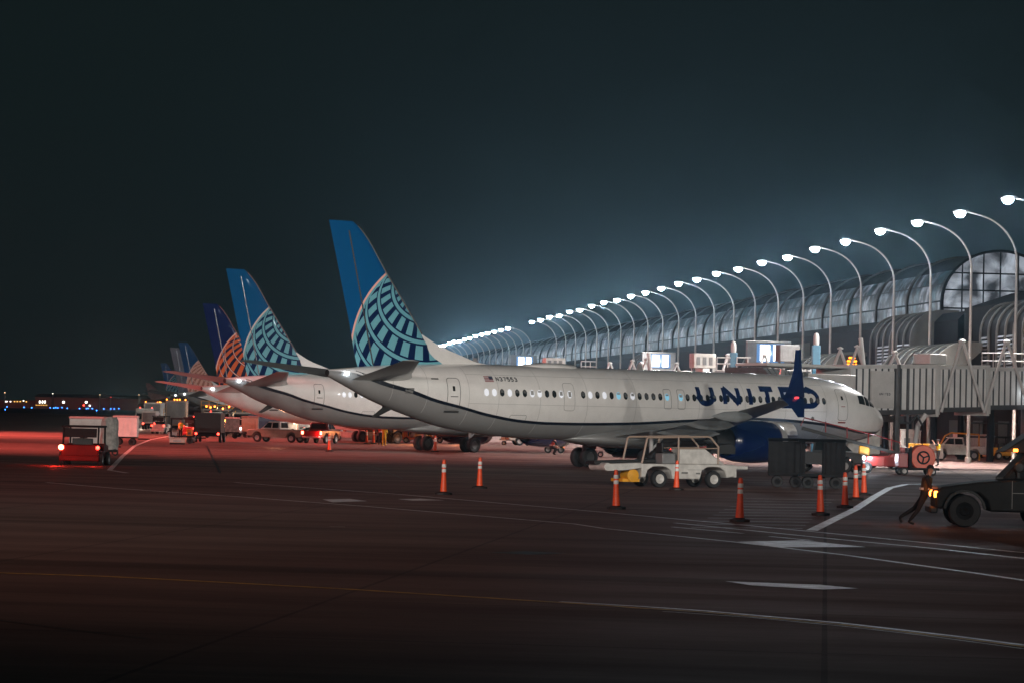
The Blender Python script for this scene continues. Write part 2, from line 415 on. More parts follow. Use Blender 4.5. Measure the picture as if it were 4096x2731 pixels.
# ------------------------------------------------------------------ lamp poles along the concourse
def make_pole():
    t = T('light_pole', '', 'lamp post')
    m = MB()                                  # local: +x towards the apron, the head overhangs by 3.7 m
    path = [(0, 0, 0), (0, 0, 6), (0, 0, 14.4)] + [(3.7*(1-math.cos(R(a))), 0, 14.4 + 3.35*math.sin(R(a))) for a in range(8, 85, 7)] + [(3.7, 0, 17.85)]
    rr = [.145, .12, .095] + [.08 - .0025*i for i in range(len(path)-3)]
    m.tube(path, rr, 8)
    m.build('mast', POLE, t)
    m = MB(); m.lathe([(.0, .0), (.26, .0), (.26, .35), (.18, .42), (0, .42)], n=10); m.build('base_plate', POLE, t)
    m = MB(); m.loft([[(3.5+x, y*w, 17.83+z*h) for y, z in ((-1, -.4), (1, -.4), (1, .5), (-1, .5))] for x, w, h in ((0, .10, .12), (.25, .22, .2), (.9, .24, .2), (1.1, .12, .1))]); m.build('lamp_head', GSEG, t)
    m = MB(); m.lathe([(0, -.34), (.2, -.30), (.36, -.14), (.40, 0)], c=(4.12, 0, 17.76), n=12); m.build('lamp_lens', E_WHITE, t)
    light('SPOT', (4.12, 0, 17.3), 44000, (1.0, 0.93, 0.87), .16, (12, 0, 0), 116, .8, t)
    light('POINT', (4.12, 0, 17.25), 950, (0.84, 0.92, 1.0), .25, parent=t, name='lamp_glare')
    return t
pole0 = make_pole()
T0, DT = 193.5, 12.538
near_far = lambda k: (
    'nearest arched floodlight pole, cut by the right edge of the picture' if k == 0 else
    ('arched floodlight pole, %s from the right in the near run' % ORD[k] if k < 24 else 'distant arched floodlight pole, %s left of the gap in the row' % ORD[k-26]))
ORD = ['first', 'second', 'third', 'fourth', 'fifth', 'sixth', 'seventh', 'eighth', 'ninth', 'tenth', 'eleventh', 'twelfth', 'thirteenth', 'fourteenth', 'fifteenth', 'sixteenth',
       'seventeenth', 'eighteenth', 'nineteenth', 'twentieth', 'twenty-first', 'twenty-second', 'twenty-third', 'twenty-fourth']
for k in list(range(0, 24)) + list(range(26, 40)):
    p = tl(T0 + DT*k, 56.7)
    lb = near_far(k)
    if k == 0:
        pole = pole0; pole['label'] = lb; pole['group'] = 'arched light poles along the terminal'
        pole.location = p; pole.rotation_euler = (0, 0, math.atan2(-N.y, -N.x))
    else:
        q_ = dup(pole0, p, math.atan2(-N.y, -N.x) + random.uniform(-.06, .06), lb, 'arched light poles along the terminal')
        q_.scale = (1, 1, random.uniform(.992, 1.008))
        fct = random.choice((.65, .85, 1.0, 1.1, 1.2))
        for c_ in COL.objects:
            if c_.parent == q_ and c_.type == 'LIGHT': c_.data = c_.data.copy(); c_.data.energy *= fct

# ------------------------------------------------------------------ terminal
TB = T('terminal_concourse', 'long dark terminal hall with a glazed barrel vault behind the row of arched poles', 'building')
DARKW = mat('terminal_dark_cladding', (0.007, 0.008, 0.009), 0.8, spec=.06, noise=0.2, nscale=.3)
RIBM = mat('terminal_bronze_rib', (0.035, 0.031, 0.027), 0.8, spec=.08, noise=0.2, nscale=.8)
def glazing():
    m = bpy.data.materials.new('terminal_lit_glazing'); m.use_nodes = True; t = m.node_tree; p = t.nodes['Principled BSDF']
    tc = t.nodes.new('ShaderNodeTexCoord'); sp = t.nodes.new('ShaderNodeSeparateXYZ'); t.links.new(tc.outputs['Object'], sp.inputs[0])
    x = X(t, sp.outputs[0]); z = X(t, sp.outputs[2])
    cx = (x/2.09)._m('FLOOR'); cz = (z/1.5)._m('FLOOR')
    wn = t.nodes.new('ShaderNodeTexWhiteNoise'); wn.noise_dimensions = '2D'
    cb = t.nodes.new('ShaderNodeCombineXYZ'); t.links.new(cx.s, cb.inputs[0]); t.links.new(cz.s, cb.inputs[1]); t.links.new(cb.outputs[0], wn.inputs['Vector'])
    mull = (x/2.09)._m('FRACT').lt(.06)._m('MAXIMUM', (z/1.5)._m('FRACT').lt(.07))
    n = t.nodes.new('ShaderNodeTexNoise'); n.inputs['Scale'].default_value = .9; n.inputs['Detail'].default_value = 6; t.links.new(tc.outputs['Object'], n.inputs['Vector'])
    hue = mixc(t, X(t, wn.outputs['Value']), (0.05, 0.22, 0.30), (0.38, 0.40, 0.46))
    st = X(t, n.outputs['Fac'])._m('MULTIPLY_ADD', 4.2, -1.75)._m('MAXIMUM', 0.03)*(X(t, wn.outputs['Value'])*0.6 + 0.35)*(mull*-1.0 + 1.0)*0.62
    st = st*((z - 16.6)._m('ABSOLUTE')*-.0 + 1.0)
    t.links.new(hue, p.inputs['Emission Color']); t.links.new(st.s, p.inputs['Emission Strength'])
    p.inputs['Base Color'].default_value = (0.015, 0.018, 0.02, 1); p.inputs['Roughness'].default_value = .5; p.inputs['Specular IOR Level'].default_value = .06
    return m
GLZ = glazing()
TSTART, TEND = 257.0, 900.0
def prof(m, pts, t0, t1, mi=0, cap=True):     # section in (l, z) swept along the terminal
    return m.loft([[tl(t, l, z) for l, z in pts] for t in (t0, t1)], mi, closed=True, cap=cap)
m = MB(); prof(m, [(64, 5.4), (64, 11.9), (74, 11.9), (74, 5.4)], TSTART, TEND); m.build('wall', DARKW, TB, smooth=0)
arcp = lambda r1, r2, a0, a1, n=8: [(69.2 - r1*math.cos(R(a0+(a1-a0)*i/n)), 13.5 + r2*math.sin(R(a0+(a1-a0)*i/n))) for i in range(n+1)]
m = MB(); outer = arcp(5.15, 4.5, 38, 178, 16); m.loft([[tl(t, l, z) for l, z in outer] for t in (TSTART, TEND)], closed=False, cap=False); m.build('roof', DARKW, TB)
t_ = TSTART + .5
while t_ < 700:
    m = MB(); sec = [(64.02, 11.95), (64.02, 13.5)] + arcp(5.15, 4.5, 3, 37.9, 6)
    # local frame of the pane: x along the terminal so the mullion grid is regular
    vs = []
    for tt in (t_, t_ + 11.94):
        vs += [(tt, -l, z) for l, z in sec]
    n_ = len(sec)
    m.add(vs, [(i, i+1, n_+i+1, n_+i) for i in range(n_-1)])
    o = m.build('window', GLZ, TB); o.rotation_euler = (0, 0, TROT)
    m = MB(); secs = [(63.9, 11.9), (63.9, 13.5)] + arcp(5.32, 4.68, 3, 90, 10)
    m.loft([[tl(tt, l, z) for l, z in secs + [(q[0]+.3, q[1]-.3) for q in reversed(secs)]] for tt in (t_ + 11.95, t_ + 12.53)]); m.build('rib', RIBM, TB)
    m = MB(); m.tube([tl(t_, 63.98, 12.1), tl(t_ + 11.9, 63.98, 12.1)], .09, 5); m.tube([tl(t_, 63.98, 13.5), tl(t_ + 11.9, 63.98, 13.5)], .06, 5); m.build('transom', DARKW, TB)
    t_ += 12.54
# glazed gable of the vault
GAB = bpy.data.materials.new('gable_glass'); GAB.use_nodes = True
t = GAB.node_tree; p = t.nodes['Principled BSDF']; tc = t.nodes.new('ShaderNodeTexCoord'); n = t.nodes.new('ShaderNodeTexNoise'); n.inputs['Scale'].default_value = .55; n.inputs['Detail'].default_value = 8; n.inputs['Distortion'].default_value = .6
t.links.new(tc.outputs['Object'], n.inputs['Vector']); q = X(t, n.outputs['Fac'])._m('MULTIPLY_ADD', 3.4, -1.3)._m('MAXIMUM', .04)*0.8
t.links.new(q.s, p.inputs['Emission Strength']); p.inputs['Emission Color'].default_value = (.55, .60, .68, 1); p.inputs['Base Color'].default_value = (.02, .02, .025, 1); p.inputs['Roughness'].default_value = .3
m = MB(); m.loft([[tl(tt, l, z) for l, z in [(64.1, 11.9)] + arcp(5.05, 4.4, 0, 180, 24) + [(74.3, 11.9)]] for tt in (TSTART - .25, TSTART - .05)]); m.build('gable_window', GAB, TB, smooth=0)
m = MB()
m.tube([tl(TSTART-.3, l, z) for l, z in [(64.05, 11.9)] + arcp(5.15, 4.5, 0, 180, 24) + [(74.35, 11.9)]], .13, 6)
for l in (65.8, 67.7, 69.2, 70.8, 72.6): m.tube([tl(TSTART-.3, l, 11.9), tl(TSTART-.3, l, 13.5 + 4.5*math.sqrt(max(0, 1-((l-69.2)/5.15)**2)))], .07, 5)
for z in (12.9, 14.5, 16.0): 
    hw = 5.1*math.sqrt(max(0, 1-((z-13.5)/4.5)**2)) if z > 13.5 else 5.1
    m.tube([tl(TSTART-.32, 69.2-hw, z), tl(TSTART-.32, 69.2+hw, z)], .07, 5)
m.build('gable_frame', DARKW, TB)
m = MB(); prof(m, [(60.2, 5.3), (60.2, 11.2), (60.9, 11.9), (63.9, 12.3), (63.9, 5.3)], 236, 640); m.build('lower_wall', DARKW, TB, smooth=0)
m = MB(); prof(m, [(60.2, 5.3), (60.2, 12.0), (64.0, 13.3), (76, 14.2), (76, 5.3)], 196, 234); m.build('annexe_wall', DARKW, TB, smooth=0)
m = MB(); prof(m, [(59.2, 5.3), (59.2, 6.2), (60.1, 6.2), (60.1, 5.3)], 196, 640); m.build('fascia', mat('terminal_fascia', (.10, .10, .10), .5), TB, smooth=0)
BRICK = mat('terminal_ground_floor_wall', (0.045, 0.024, 0.020), .8, spec=.1, noise=.35, nscale=.5)
m = MB(); prof(m, [(72.0, 0.02), (72.0, 5.35), (72.6, 5.35), (72.6, 0.02)], 196, 640); m.build('ground_floor_wall', BRICK, TB, smooth=0)
for i, tt in enumerate(np.arange(200, 330, 9.0)):
    m = MB(); prof(m, [(71.9, .1), (71.9, 3.2), (71.98, 3.2), (71.98, .1)], tt, tt + 3.6); m.build('roller_door', mat('roller_door_paint', (.035, .035, .035), .5), TB, smooth=0)
    m = MB(); prof(m, [(64.0, 4.9), (64.0, 5.1), (64.4, 5.1), (64.4, 4.9)], tt + .8, tt + 2.4); o = m.build('wall_lamp', emitter('wall_lamp_glow', (1.0, .78, .66), 9), TB, smooth=0)
    if i % 2 == 0:
        a = tl(tt + 1.6, 64.2, 4.6); b = tl(tt + 1.6, 50, 0); light('SPOT', a, 900, (1.0, .72, .62), .3, b, 150, .6, name='wall_lamp_light')
for tt in np.arange(200, 420, 9.0):
    m = MB(); m.cyl(tl(tt, 60.6, 0), tl(tt, 60.6, 5.3), .28, 10); m.build('column', DARKW, TB)
# ribbed, round-shouldered stair enclosures
RIBG = mat('enclosure_ribbed_metal', (0.085, 0.085, 0.078), 0.6, 0, spec=.12, noise=.2, nscale=.6)
PANG = mat('enclosure_panel', (0.010, 0.010, 0.010), .7, spec=.05, noise=.25, nscale=.8)
LOUV = mat('louvre_dark', (.03, .03, .03), .5)
def stair_tower(t0, t1, lf, zsh, ztop, label, group, louv=True):
    r = T('stair_enclosure', label, 'stair tower', tl(t0, lf), TROT, group)     # local x along the terminal, -y towards the building
    L = t1 - t0; rad = ztop - zsh
    sec = lambda e: [(e, 4.9), (e, zsh)] + [(-rad + (rad+e)*math.cos(R(a)), zsh + (rad+e)*math.sin(R(a))) for a in range(10, 91, 10)] + [(-rad-1.6, ztop+e), (-rad-1.6, 4.9)]
    m = MB(); s = sec(0); m.loft([[(x, y, z) for y, z in s] for x in (0, L)]); m.build('shell', PANG, r)
    nr = max(4, int(L/2.3))
    for i in range(nr+1):
        x = L*i/nr; s = sec(.12)
        m = MB(); s2 = s[:-1] + [(s[-1][0], s[-2][1]-.3)]; m.loft([[(xx, y, z) for y, z in s2] for xx in (x-.16, x+.16)]); m.build('hoop', RIBG, r)
    if louv:
        for i in range(nr):
            if i % 3 == 2: continue
            m = MB(); x0 = L*i/nr + .35; x1 = L*(i+1)/nr - .35
            for z in np.arange(zsh-3.2, zsh-.2, .28): m.box(((x0+x1)/2, .07, z), (x1-x0, .05, .17), rx=.5)
            m.build('louvre', LOUV, r)
    return r
G_ = 'ribbed round-shouldered stair enclosures'
stair_tower(244, 259, 58.3, 9.7, 12.1, 'ribbed grey stair enclosure with louvres, left of the glazed gable', G_)
stair_tower(205, 221.5, 58.3, 9.7, 12.0, 'ribbed grey stair enclosure with louvres at the right edge under the glazed gable', G_)
stair_tower(295, 322, 58.3, 8.2, 10.6, 'ribbed round-shouldered enclosure behind the third lit docking display', G_)
stair_tower(390, 410, 58.3, 9.0, 11.6, 'small ribbed enclosure far down the concourse, behind the middle lit display', G_)
stair_tower(221, 238, 54.5, 6.4, 8.9, 'low ribbed canopy between the two tall stair enclosures', 'low ribbed canopies', False)
stair_tower(262, 275, 54.5, 6.4, 8.9, 'low ribbed canopy left of the stair enclosures, behind the amber sign', 'low ribbed canopies', False)

# lit docking displays on posts in front of the concourse
def TLp(px, py, L):
    d = ray(px, py); n2 = N.x*d[0] + N.y*d[1]; t = L/n2
    return Vector((d[0]*t, d[1]*t, H + d[2]*t))
def display(px, py, L, wpx, lab):
    p = TLp(px, py, L); k = F/p.y; W = wpx/k
    r = T('docking_display', lab, 'lit display', (p.x, p.y, 0), 0.10, 'lit docking displays above the aircraft')
    Hh = W*.62
    m = MB(); m.bb(-W*.85, W*.75, 0, .7, p.z-Hh*.75, p.z+Hh*.68); m.build('housing', GSEG, r, bevel=.04)
    m = MB(); m.bb(-W/2, W/2, -.06, 0, p.z-Hh/2-.05, p.z+Hh/2+.05); m.build('frame', E_PANELB, r)
    for x0 in ((-.38, -.03), (.10, .40)):
        m = MB(); m.bb(W*x0[0], W*x0[1], -.12, -.06, p.z-Hh/2+.1, p.z+Hh/2-.06); m.build('lit_panel', E_PANEL, r)
    m = MB()
    for x in (-W*.6, W*.5): m.cyl((x, .4, 0), (x, .4, p.z-Hh*.75), .16, 8)
    m.build('support', POLE, r)
    light('AREA', (p.x, p.y-.3, p.z), 12, (.75, .88, 1), target=None, name='display_light').rotation_euler = (R(90), 0, 0)
display(3082, 1412, 53.5, 112, 'white display box with two glaring lit panels, nearest of the three, behind the winglet')
display(2640, 1443, 53.5, 84, 'pair of glaring lit panels in blue frames above the middle of the white fuselage')
display(2098, 1447, 53.5, 66, 'glaring lit panel right of the white dorsal fin, farthest of the displays')

# ------------------------------------------------------------------ airliners
# local frame: +x to the nose, y to port, z up, origin on the ground 0.6 m ahead of the radome; station s = -x
def herm(tab):
    xs = np.array([a for a, b in tab], float); ys = np.array([b for a, b in tab], float)
    h = np.diff(xs); dl = np.diff(ys)/h
    m = np.zeros(len(xs)); m[0] = dl[0]; m[-1] = dl[-1]
    for i in range(1, len(xs)-1):
        if dl[i-1]*dl[i] > 0:
            w1 = 2*h[i]+h[i-1]; w2 = h[i]+2*h[i-1]; m[i] = (w1+w2)/(w1/dl[i-1]+w2/dl[i])
    def f(x):
        i = int(min(max(np.searchsorted(xs, x)-1, 0), len(h)-1)); t = min(max((x-xs[i])/h[i], 0), 1)
        return float((2*t**3-3*t*t+1)*ys[i]+(t**3-2*t*t+t)*h[i]*m[i]+(-2*t**3+3*t*t)*ys[i+1]+(t**3-t*t)*h[i]*m[i+1])
    return f
TOPF = herm([(.6, 2.92), (.68, 3.2), (1.0, 3.55), (1.67, 4.02), (2.4, 4.45), (3.1, 4.82), (4.0, 5.08), (5.2, 5.30), (7, 5.46), (9.5, 5.53), (31, 5.53), (34.8, 5.45), (37.3, 5.33), (38.6, 5.23), (40.5, 5.06), (41.1, 4.99)])
BOTF = herm([(.6, 2.78), (.7, 2.5), (1.1, 2.2), (2, 1.87), (3.4, 1.66), (6, 1.55), (9, 1.53), (26.5, 1.55), (29.6, 1.67), (32.2, 1.91), (33.9, 2.18), (35.7, 2.65), (37.4, 3.16), (38.7, 3.62), (39.7, 4.06), (41.1, 4.66)])
HWF = herm([(.6, .03), (.75, .42), (1.2, .78), (2, 1.14), (3, 1.45), (4, 1.65), (5.2, 1.79), (6.5, 1.86), (8, 1.88), (27, 1.88), (30, 1.85), (32.5, 1.74), (35, 1.46), (37, 1.13), (39, .70), (40.5, .38), (41.1, .19)])
ZCF = lambda s: BOTF(s) + .52*(TOPF(s)-BOTF(s))
STRF = herm([(.6, 2.35), (1.5, 2.25), (3, 2.25), (4.9, 2.45), (6.35, 2.62), (8, 2.77), (10, 2.87), (11.8, 2.92), (17, 2.76), (22.3, 2.50), (26, 2.44), (27.7, 2.45), (29.4, 2.53), (31.8, 2.84), (33.5, 3.2), (35.1, 3.53), (36.6, 3.98), (38.0, 4.31), (38.9, 4.6), (39.6, 4.85), (41.1, 4.95)])
def halfw(s, z):
    zc = ZCF(s); a = (TOPF(s)-zc) if z > zc else (zc-BOTF(s))
    return HWF(s)*math.sqrt(max(0.0, 1-((z-zc)/a)**2))
def side(s, z, off=0.012, sg=-1):          # point on the skin; sg -1 = starboard
    y = halfw(s, z); zc = ZCF(s); a = (TOPF(s)-zc) if z > zc else (zc-BOTF(s))
    nz = (z-zc)/(a*a); ny = y/(HWF(s)**2); L = math.hypot(nz, ny) or 1
    return (-s, sg*(y+off*ny/L), z+off*nz/L)
def srect(m, s0, s1, z0, z1, off=.012, n=3, mi=0, sg=-1, rnd=0.0):
    vs = []; 
    for j in range(n+1):
        z = z0+(z1-z0)*j/n
        k = rnd*(max(0, abs(2*j/n-1)-.4)/.6)**2
        vs += [side(s0+(s1-s0)*k/2, z, off, sg), side(s1-(s1-s0)*k/2, z, off, sg)]
    m.add(vs, [(2*j, 2*j+1, 2*j+3, 2*j+2) for j in range(n)], mi)
def soutline(m, s0, s1, z0, z1, wd=.03, off=.010, r=.15, sg=-1):
    pts = []
    for (cx, cz, a0) in ((s0+r, z1-r, 90), (s1-r, z1-r, 0), (s1-r, z0+r, -90), (s0+r, z0+r, -180)):
        for i in range(4):
            a = R(a0 + (90 if cx < (s0+s1)/2 else 90) - i*30); pts.append((cx+r*math.cos(a), cz+r*math.sin(a)))
    pts.append(pts[0])
    vs = []
    for a, b in ribbon(pts, wd, .25): vs += [side(a[0], a[1], off, sg), side(b[0], b[1], off, sg)]
    m.add(vs, [(2*i, 2*i+1, 2*i+3, 2*i+2) for i in range(len(vs)//2-1)])
def foil(chord, thick, n=7):               # closed section: list of (x back from LE, half height sign)
    up = []
    for i in range(n+1):
        x = (1-math.cos(math.pi*i/n))/2
        y = 5*thick*(.2969*math.sqrt(x)-.126*x-.3516*x*x+.2843*x**3-.1015*x**4)
        up.append((x*chord, y*chord))
    return up + [(x, -y*.85) for x, y in reversed(up[1:-1])]
def wing_mesh(stations, thick=.12):        # stations: (s_LE, lateral, z, chord, twist)
    m = MB(); rings = []
    for sle, lat, z, ch, th in stations:
        rings.append([(-(sle+x), lat, z+y - x*.03) for x, y in foil(ch, th)])
    m.loft(rings); return m
FUEL = 0
def make_airliner(name, label, loc, rz, group, finmat, blue=True, detail=2, stripe=True, names=False, winglets=True, body=None, nosewhite=True):
    t = T(name, label, 'airliner', loc, rz, group)
    body = body or WHITE
    # fuselage skin: rows conform to the cheatline
    ss = list(np.concatenate([np.linspace(.6, 3, 12), np.linspace(3.3, 9, 14), np.linspace(9.8, 30, 22), np.linspace(30.6, 41.1, 24)]))
    m = MB(); rings = []; NB, NT = 9, 15
    for s in ss:
        zb, zt = BOTF(s), TOPF(s); zs = min(max(STRF(s), zb+.02), zt-.02); zc = ZCF(s)
        def row(z, sg):
            a = (zt-zc) if z > zc else (zc-zb); return (-s, sg*HWF(s)*math.sqrt(max(0, 1-((z-zc)/a)**2)), z)
        ang = lambda z: math.asin(max(-1, min(1, (z-zc)/((zt-zc) if z > zc else (zc-zb)))))
        a1 = ang(zs); A = [-math.pi/2+(a1+math.pi/2)*i/NB for i in range(NB)] + [a1+(math.pi/2-a1)*i/NT for i in range(NT+1)]
        zz = [zc+math.sin(a)*((zt-zc) if a > 0 else (zc-zb)) for a in A]
        rings.append([row(z, -1) for z in zz] + [row(z, 1) for z in reversed(zz[1:-1])])
    n = len(rings[0]); base = 0
    for r in rings: m.v += r
    for i in range(len(rings)-1):
        for k in range(n):
            low = k < NB or k >= n-NB
            m.f.append((i*n+k, i*n+(k+1) % n, (i+1)*n+(k+1) % n, (i+1)*n+k)); m.m.append(1 if (low and stripe) else 0)
    m.f.append(tuple(range(n))); m.m.append(0); m.f.append(tuple((len(rings)-1)*n+k for k in range(n))); m.m.append(2)
    m.build('fuselage', [body, BELLY, DKMETAL], t, smooth=50)
    if stripe:
        m = MB()
        for sg in (-1, 1):
            st = np.linspace(1.0, 39.6, 110); vs = []
            for s in st:
                zz = STRF(s); wd = .075 if s < 34 else .075*(1+(s-34)*.12)
                vs += [side(s, zz-wd, .012, sg), side(s, zz+wd, .012, sg)]
            m.add(vs, [(2*i, 2*i+1, 2*i+3, 2*i+2) for i in range(len(st)-1)])
        m.build('cheatline', STRIPE, t)
    # wing-body fairing
    m = MB(); rg = []
    for s in np.linspace(13.2, 25.4, 16):
        q = math.sin(math.pi*(s-13.0)/12.6)**.55
        rg.append([(-s, 2.05*q*math.cos(a), 1.62+.0*q + (.52*q if math.sin(a) < 0 else .95*q)*math.sin(a)) for a in np.linspace(0, 2*math.pi, 21)[:-1]])
    m.loft(rg); m.build('wing_fairing', BELLY, t, smooth=50)
    # wings
    for sg in (-1, 1):
        st = [(15.0, 1.2*sg, 1.95, 8.0, .11), (16.6, 3.2*sg, 2.16, 6.2, .12), (18.4, 6.2*sg, 2.50, 4.15, .11), (21.1, 11.5*sg, 3.18, 2.75, .10), (23.5, 16.9*sg, 3.95, 1.65, .10)]
        wing_mesh(st).build('wing', WINGM, t, smooth=50)
        # leading edge slat band (bright)
        for lat, s0, ln, z in ((5.9*sg, 19.0, 4.6, 2.13), (9.4*sg, 21.2, 3.6, 2.62), (12.6*sg, 22.9, 2.9, 3.08)):
            m = MB(); m.loft([[(-(s0+ln*u), lat+.20*q*math.cos(a), z-.06+.30*q*math.sin(a)) for a in np.linspace(0, 2*math.pi, 11)[:-1]] for u, q in ((0, .05), (.15, .7), (.4, 1), (.7, .8), (1, .05))]); m.build('flap_fairing', WINGM, t)
        if winglets:
            c = NAVY if blue else WHITE
            m = MB(); z0 = 4.02
            m.loft([[(-(sl+x), sg*(la+y), z) for x, y in foil(ch, .09)] for sl, la, z, ch in ((23.5, 16.9, 3.95, 1.65), (23.7, 17.25, 4.12, 1.42), (24.0, 17.5, 4.5, 1.10), (24.4, 17.75, 5.4, .60), (24.70, 17.95, 6.42, .38))])
            m.loft([[(-(sl+x), sg*(la+y), z) for x, y in foil(ch, .09)] for sl, la, z, ch in ((23.6, 17.05, 4.0, 1.50), (23.85, 17.4, 3.6, 1.0), (24.13, 17.7, 3.05, .45))])
            m.build('winglet', c, t)
        m = MB(); m.lathe([(0, -.05), (.09, 0), (.07, .2), (0, .25)], c=(-24.3, sg*17.2, 4.05), axis='x', n=8)
        m.build('navigation_light', E_RED if sg > 0 else mat('dim_red_lens', (.3, .03, .03), .2, emit=(1, .08, .1), es=1.2), t)
        # tail plane
        st = [(36.0, .5*sg, 4.62, 3.9, .10), (37.6, 2.6*sg, 4.86, 2.9, .10), (40.5, 7.1*sg, 5.42, 1.15, .10), (40.9, 7.3*sg, 5.46, .8, .08)]
        wing_mesh(st).build('stabilizer', WINGM, t, smooth=50)
        # engine
        cy, cz = 4.83*sg, 1.66
        e = T('engine', '', '', (0, 0, 0)); del e['label']; del e['category']; e.parent = t
        m = MB(); m.lathe([(.86, .30), (.98, .12), (1.05, .0), (1.13, -.25), (1.19, -.9), (1.19, -2.0), (1.10, -2.9), (.93, -3.5), (.86, -3.52), (.80, -3.0)], c=(-14.15, cy, cz), axis='x', n=32)
        m.build('nacelle', NAVY if blue else WHITE, e, smooth=60)
        m = MB(); m.lathe([(.84, .0), (.90, .16), (1.0, .20), (1.07, .10), (1.145, -.22), (1.148, -.30), (1.10, -.3), (.88, -.3)], c=(-13.97, cy, cz), axis='x', n=32); m.build('inlet_lip', mat('inlet_lip_metal', (.62, .60, .58), .3, .5), e, smooth=60)
        m = MB(); m.lathe([(.0, .32), (.15, .1), (.22, -.05), (.86, -.1), (.86, -.2), (0, -.2)], c=(-14.5, cy, cz), axis='x', n=24)
        for k in range(18):
            a = 2*math.pi*k/18; m.box((-14.42, cy+.55*math.cos(a), cz+.55*math.sin(a)), (.05, .6, .10), rx=a)
        m.build('fan', DKMETAL, e)
        m = MB(); m.lathe([(.80, -3.0), (.66, -3.9), (.5, -4.5), (.40, -4.5), (.33, -4.3), (.0, -5.2)], c=(-14.15, cy, cz), axis='x', n=24); m.build('exhaust', DKMETAL, e, smooth=60)
        m = MB(); m.prism([(-15.1, 2.75), (-16.4, 2.95), (-18.6, 2.6), (-20.4, 2.1), (-18.6, 2.02), (-16.5, 2.2)], cy-.14, cy+.14); m.build('pylon', WINGM, e, bevel=.04)
    # fin, rudder
    def finy(s, z): return .17*max(0, 1-abs((z-5.3)/9.0))
    fin = [(33.31, 5.35), (33.9, 5.75), (34.84, 6.67), (35.01, 6.89), (37.45, 10.06), (39.45, 12.62), (39.62, 12.69), (41.20, 12.68), (40.25, 8.9), (39.10, 5.05), (38.5, 5.0)]
    m = MB()
    lead = herm([(5.0, 32.9), (5.45, 33.3), (5.8, 33.95), (6.67, 34.84), (6.89, 35.01), (8.4, 36.16), (10.06, 37.45), (12.4, 39.28), (12.69, 39.68)])
    trail = herm([(5.0, 39.08), (5.23, 39.2), (7.32, 39.75), (12.69, 41.2)])
    rings = []
    for z in list(np.linspace(5.0, 7, 9)) + list(np.linspace(7.4, 12.4, 14)) + [12.6, 12.69]:
        a, b = lead(z), trail(z); ch = b-a; th = .085 if z < 12.5 else .06
        rings.append([(-(a+x), y*(.9 if ch > 3 else 1), z) for x, y in foil(ch, th, 10)])
    # mirror lower surface properly
    rings = [[(x, (y if i <= 10 else y/.85), z) for i, (x, y, z) in enumerate(r)] for r in rings]
    m.loft(rings); m.build('fin', finmat, t, smooth=50)
    m = MB()   # white dorsal fairing
    dz = herm([(29.6, 5.48), (31.0, 5.56), (32.6, 6.0), (33.9, 6.42), (34.8, 6.85), (35.1, 7.0)])
    rings = []
    for s in np.linspace(29.8, 35.05, 12):
        zt = dz(s); w_ = .05+.15*(s-29.6)/5.4
        rings.append([(-s, -w_, 5.3), (-s, -w_*.7, (5.3+zt)/2), (-s, -.02, zt), (-s, .02, zt), (-s, w_*.7, (5.3+zt)/2), (-s, w_, 5.3)])
    # fairing hugs the fin's leading edge from ahead, so keep it narrower than the fin behind it
    m.loft(rings); m.build('dorsal_fairing', body, t)
    m = MB(); le = [(-lead(z)+.03, 0, z) for z in np.linspace(7.0, 12.5, 16)]; m.tube(le, .05, 6); m.build('leading_edge', METAL, t)
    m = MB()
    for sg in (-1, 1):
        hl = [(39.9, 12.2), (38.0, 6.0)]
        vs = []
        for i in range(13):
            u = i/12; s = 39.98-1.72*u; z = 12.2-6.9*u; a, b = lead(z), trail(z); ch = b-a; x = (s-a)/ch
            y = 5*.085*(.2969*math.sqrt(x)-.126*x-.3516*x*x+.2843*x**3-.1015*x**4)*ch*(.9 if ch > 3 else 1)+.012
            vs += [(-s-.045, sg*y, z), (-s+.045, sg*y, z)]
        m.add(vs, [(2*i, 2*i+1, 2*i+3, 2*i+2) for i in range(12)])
    m.build('rudder_hinge_highlight', METAL, t)  # hinge line widened in bright metal to paint in a reflected highlight
    # tail skid, antennas, satcom dome
    m = MB(); m.loft([[(-s, .55*q*math.cos(a), 5.44+.26*q*max(0, math.sin(a))+.02) for a in np.linspace(0, math.pi, 10)] for s, q in ((24.2, .1), (24.8, .8), (25.6, 1), (26.8, 1), (28.0, .55), (28.8, .1))], closed=False, cap=False); m.build('antenna_dome', body, t)
    for s in (8.5, 19.5, 31.2):
        m = MB(); m.prism([(-s, 5.5), (-s-.18, 5.85), (-s-.38, 5.85), (-s-.45, 5.5)], -.025, .025); m.build('antenna', BELLY, t)
    m = MB(); m.loft([[(-37.2, y, 3.30) for y in (-.05, .05)] + [(-36.75, y, 3.1) for y in (.05, -.05)], [(-38.2, y, 2.62) for y in (-.04, .04)] + [(-37.95, y, 2.58) for y in (.04, -.04)]]); m.build('tail_skid', DKMETAL, t)
    m = MB(); m.lathe([(0, -.08), (.10, -.02), (.10, .06), (0, .1)], c=(-40.2, -.52, 4.82), axis='y', n=10); m.build('tail_light', E_HEAD, t)
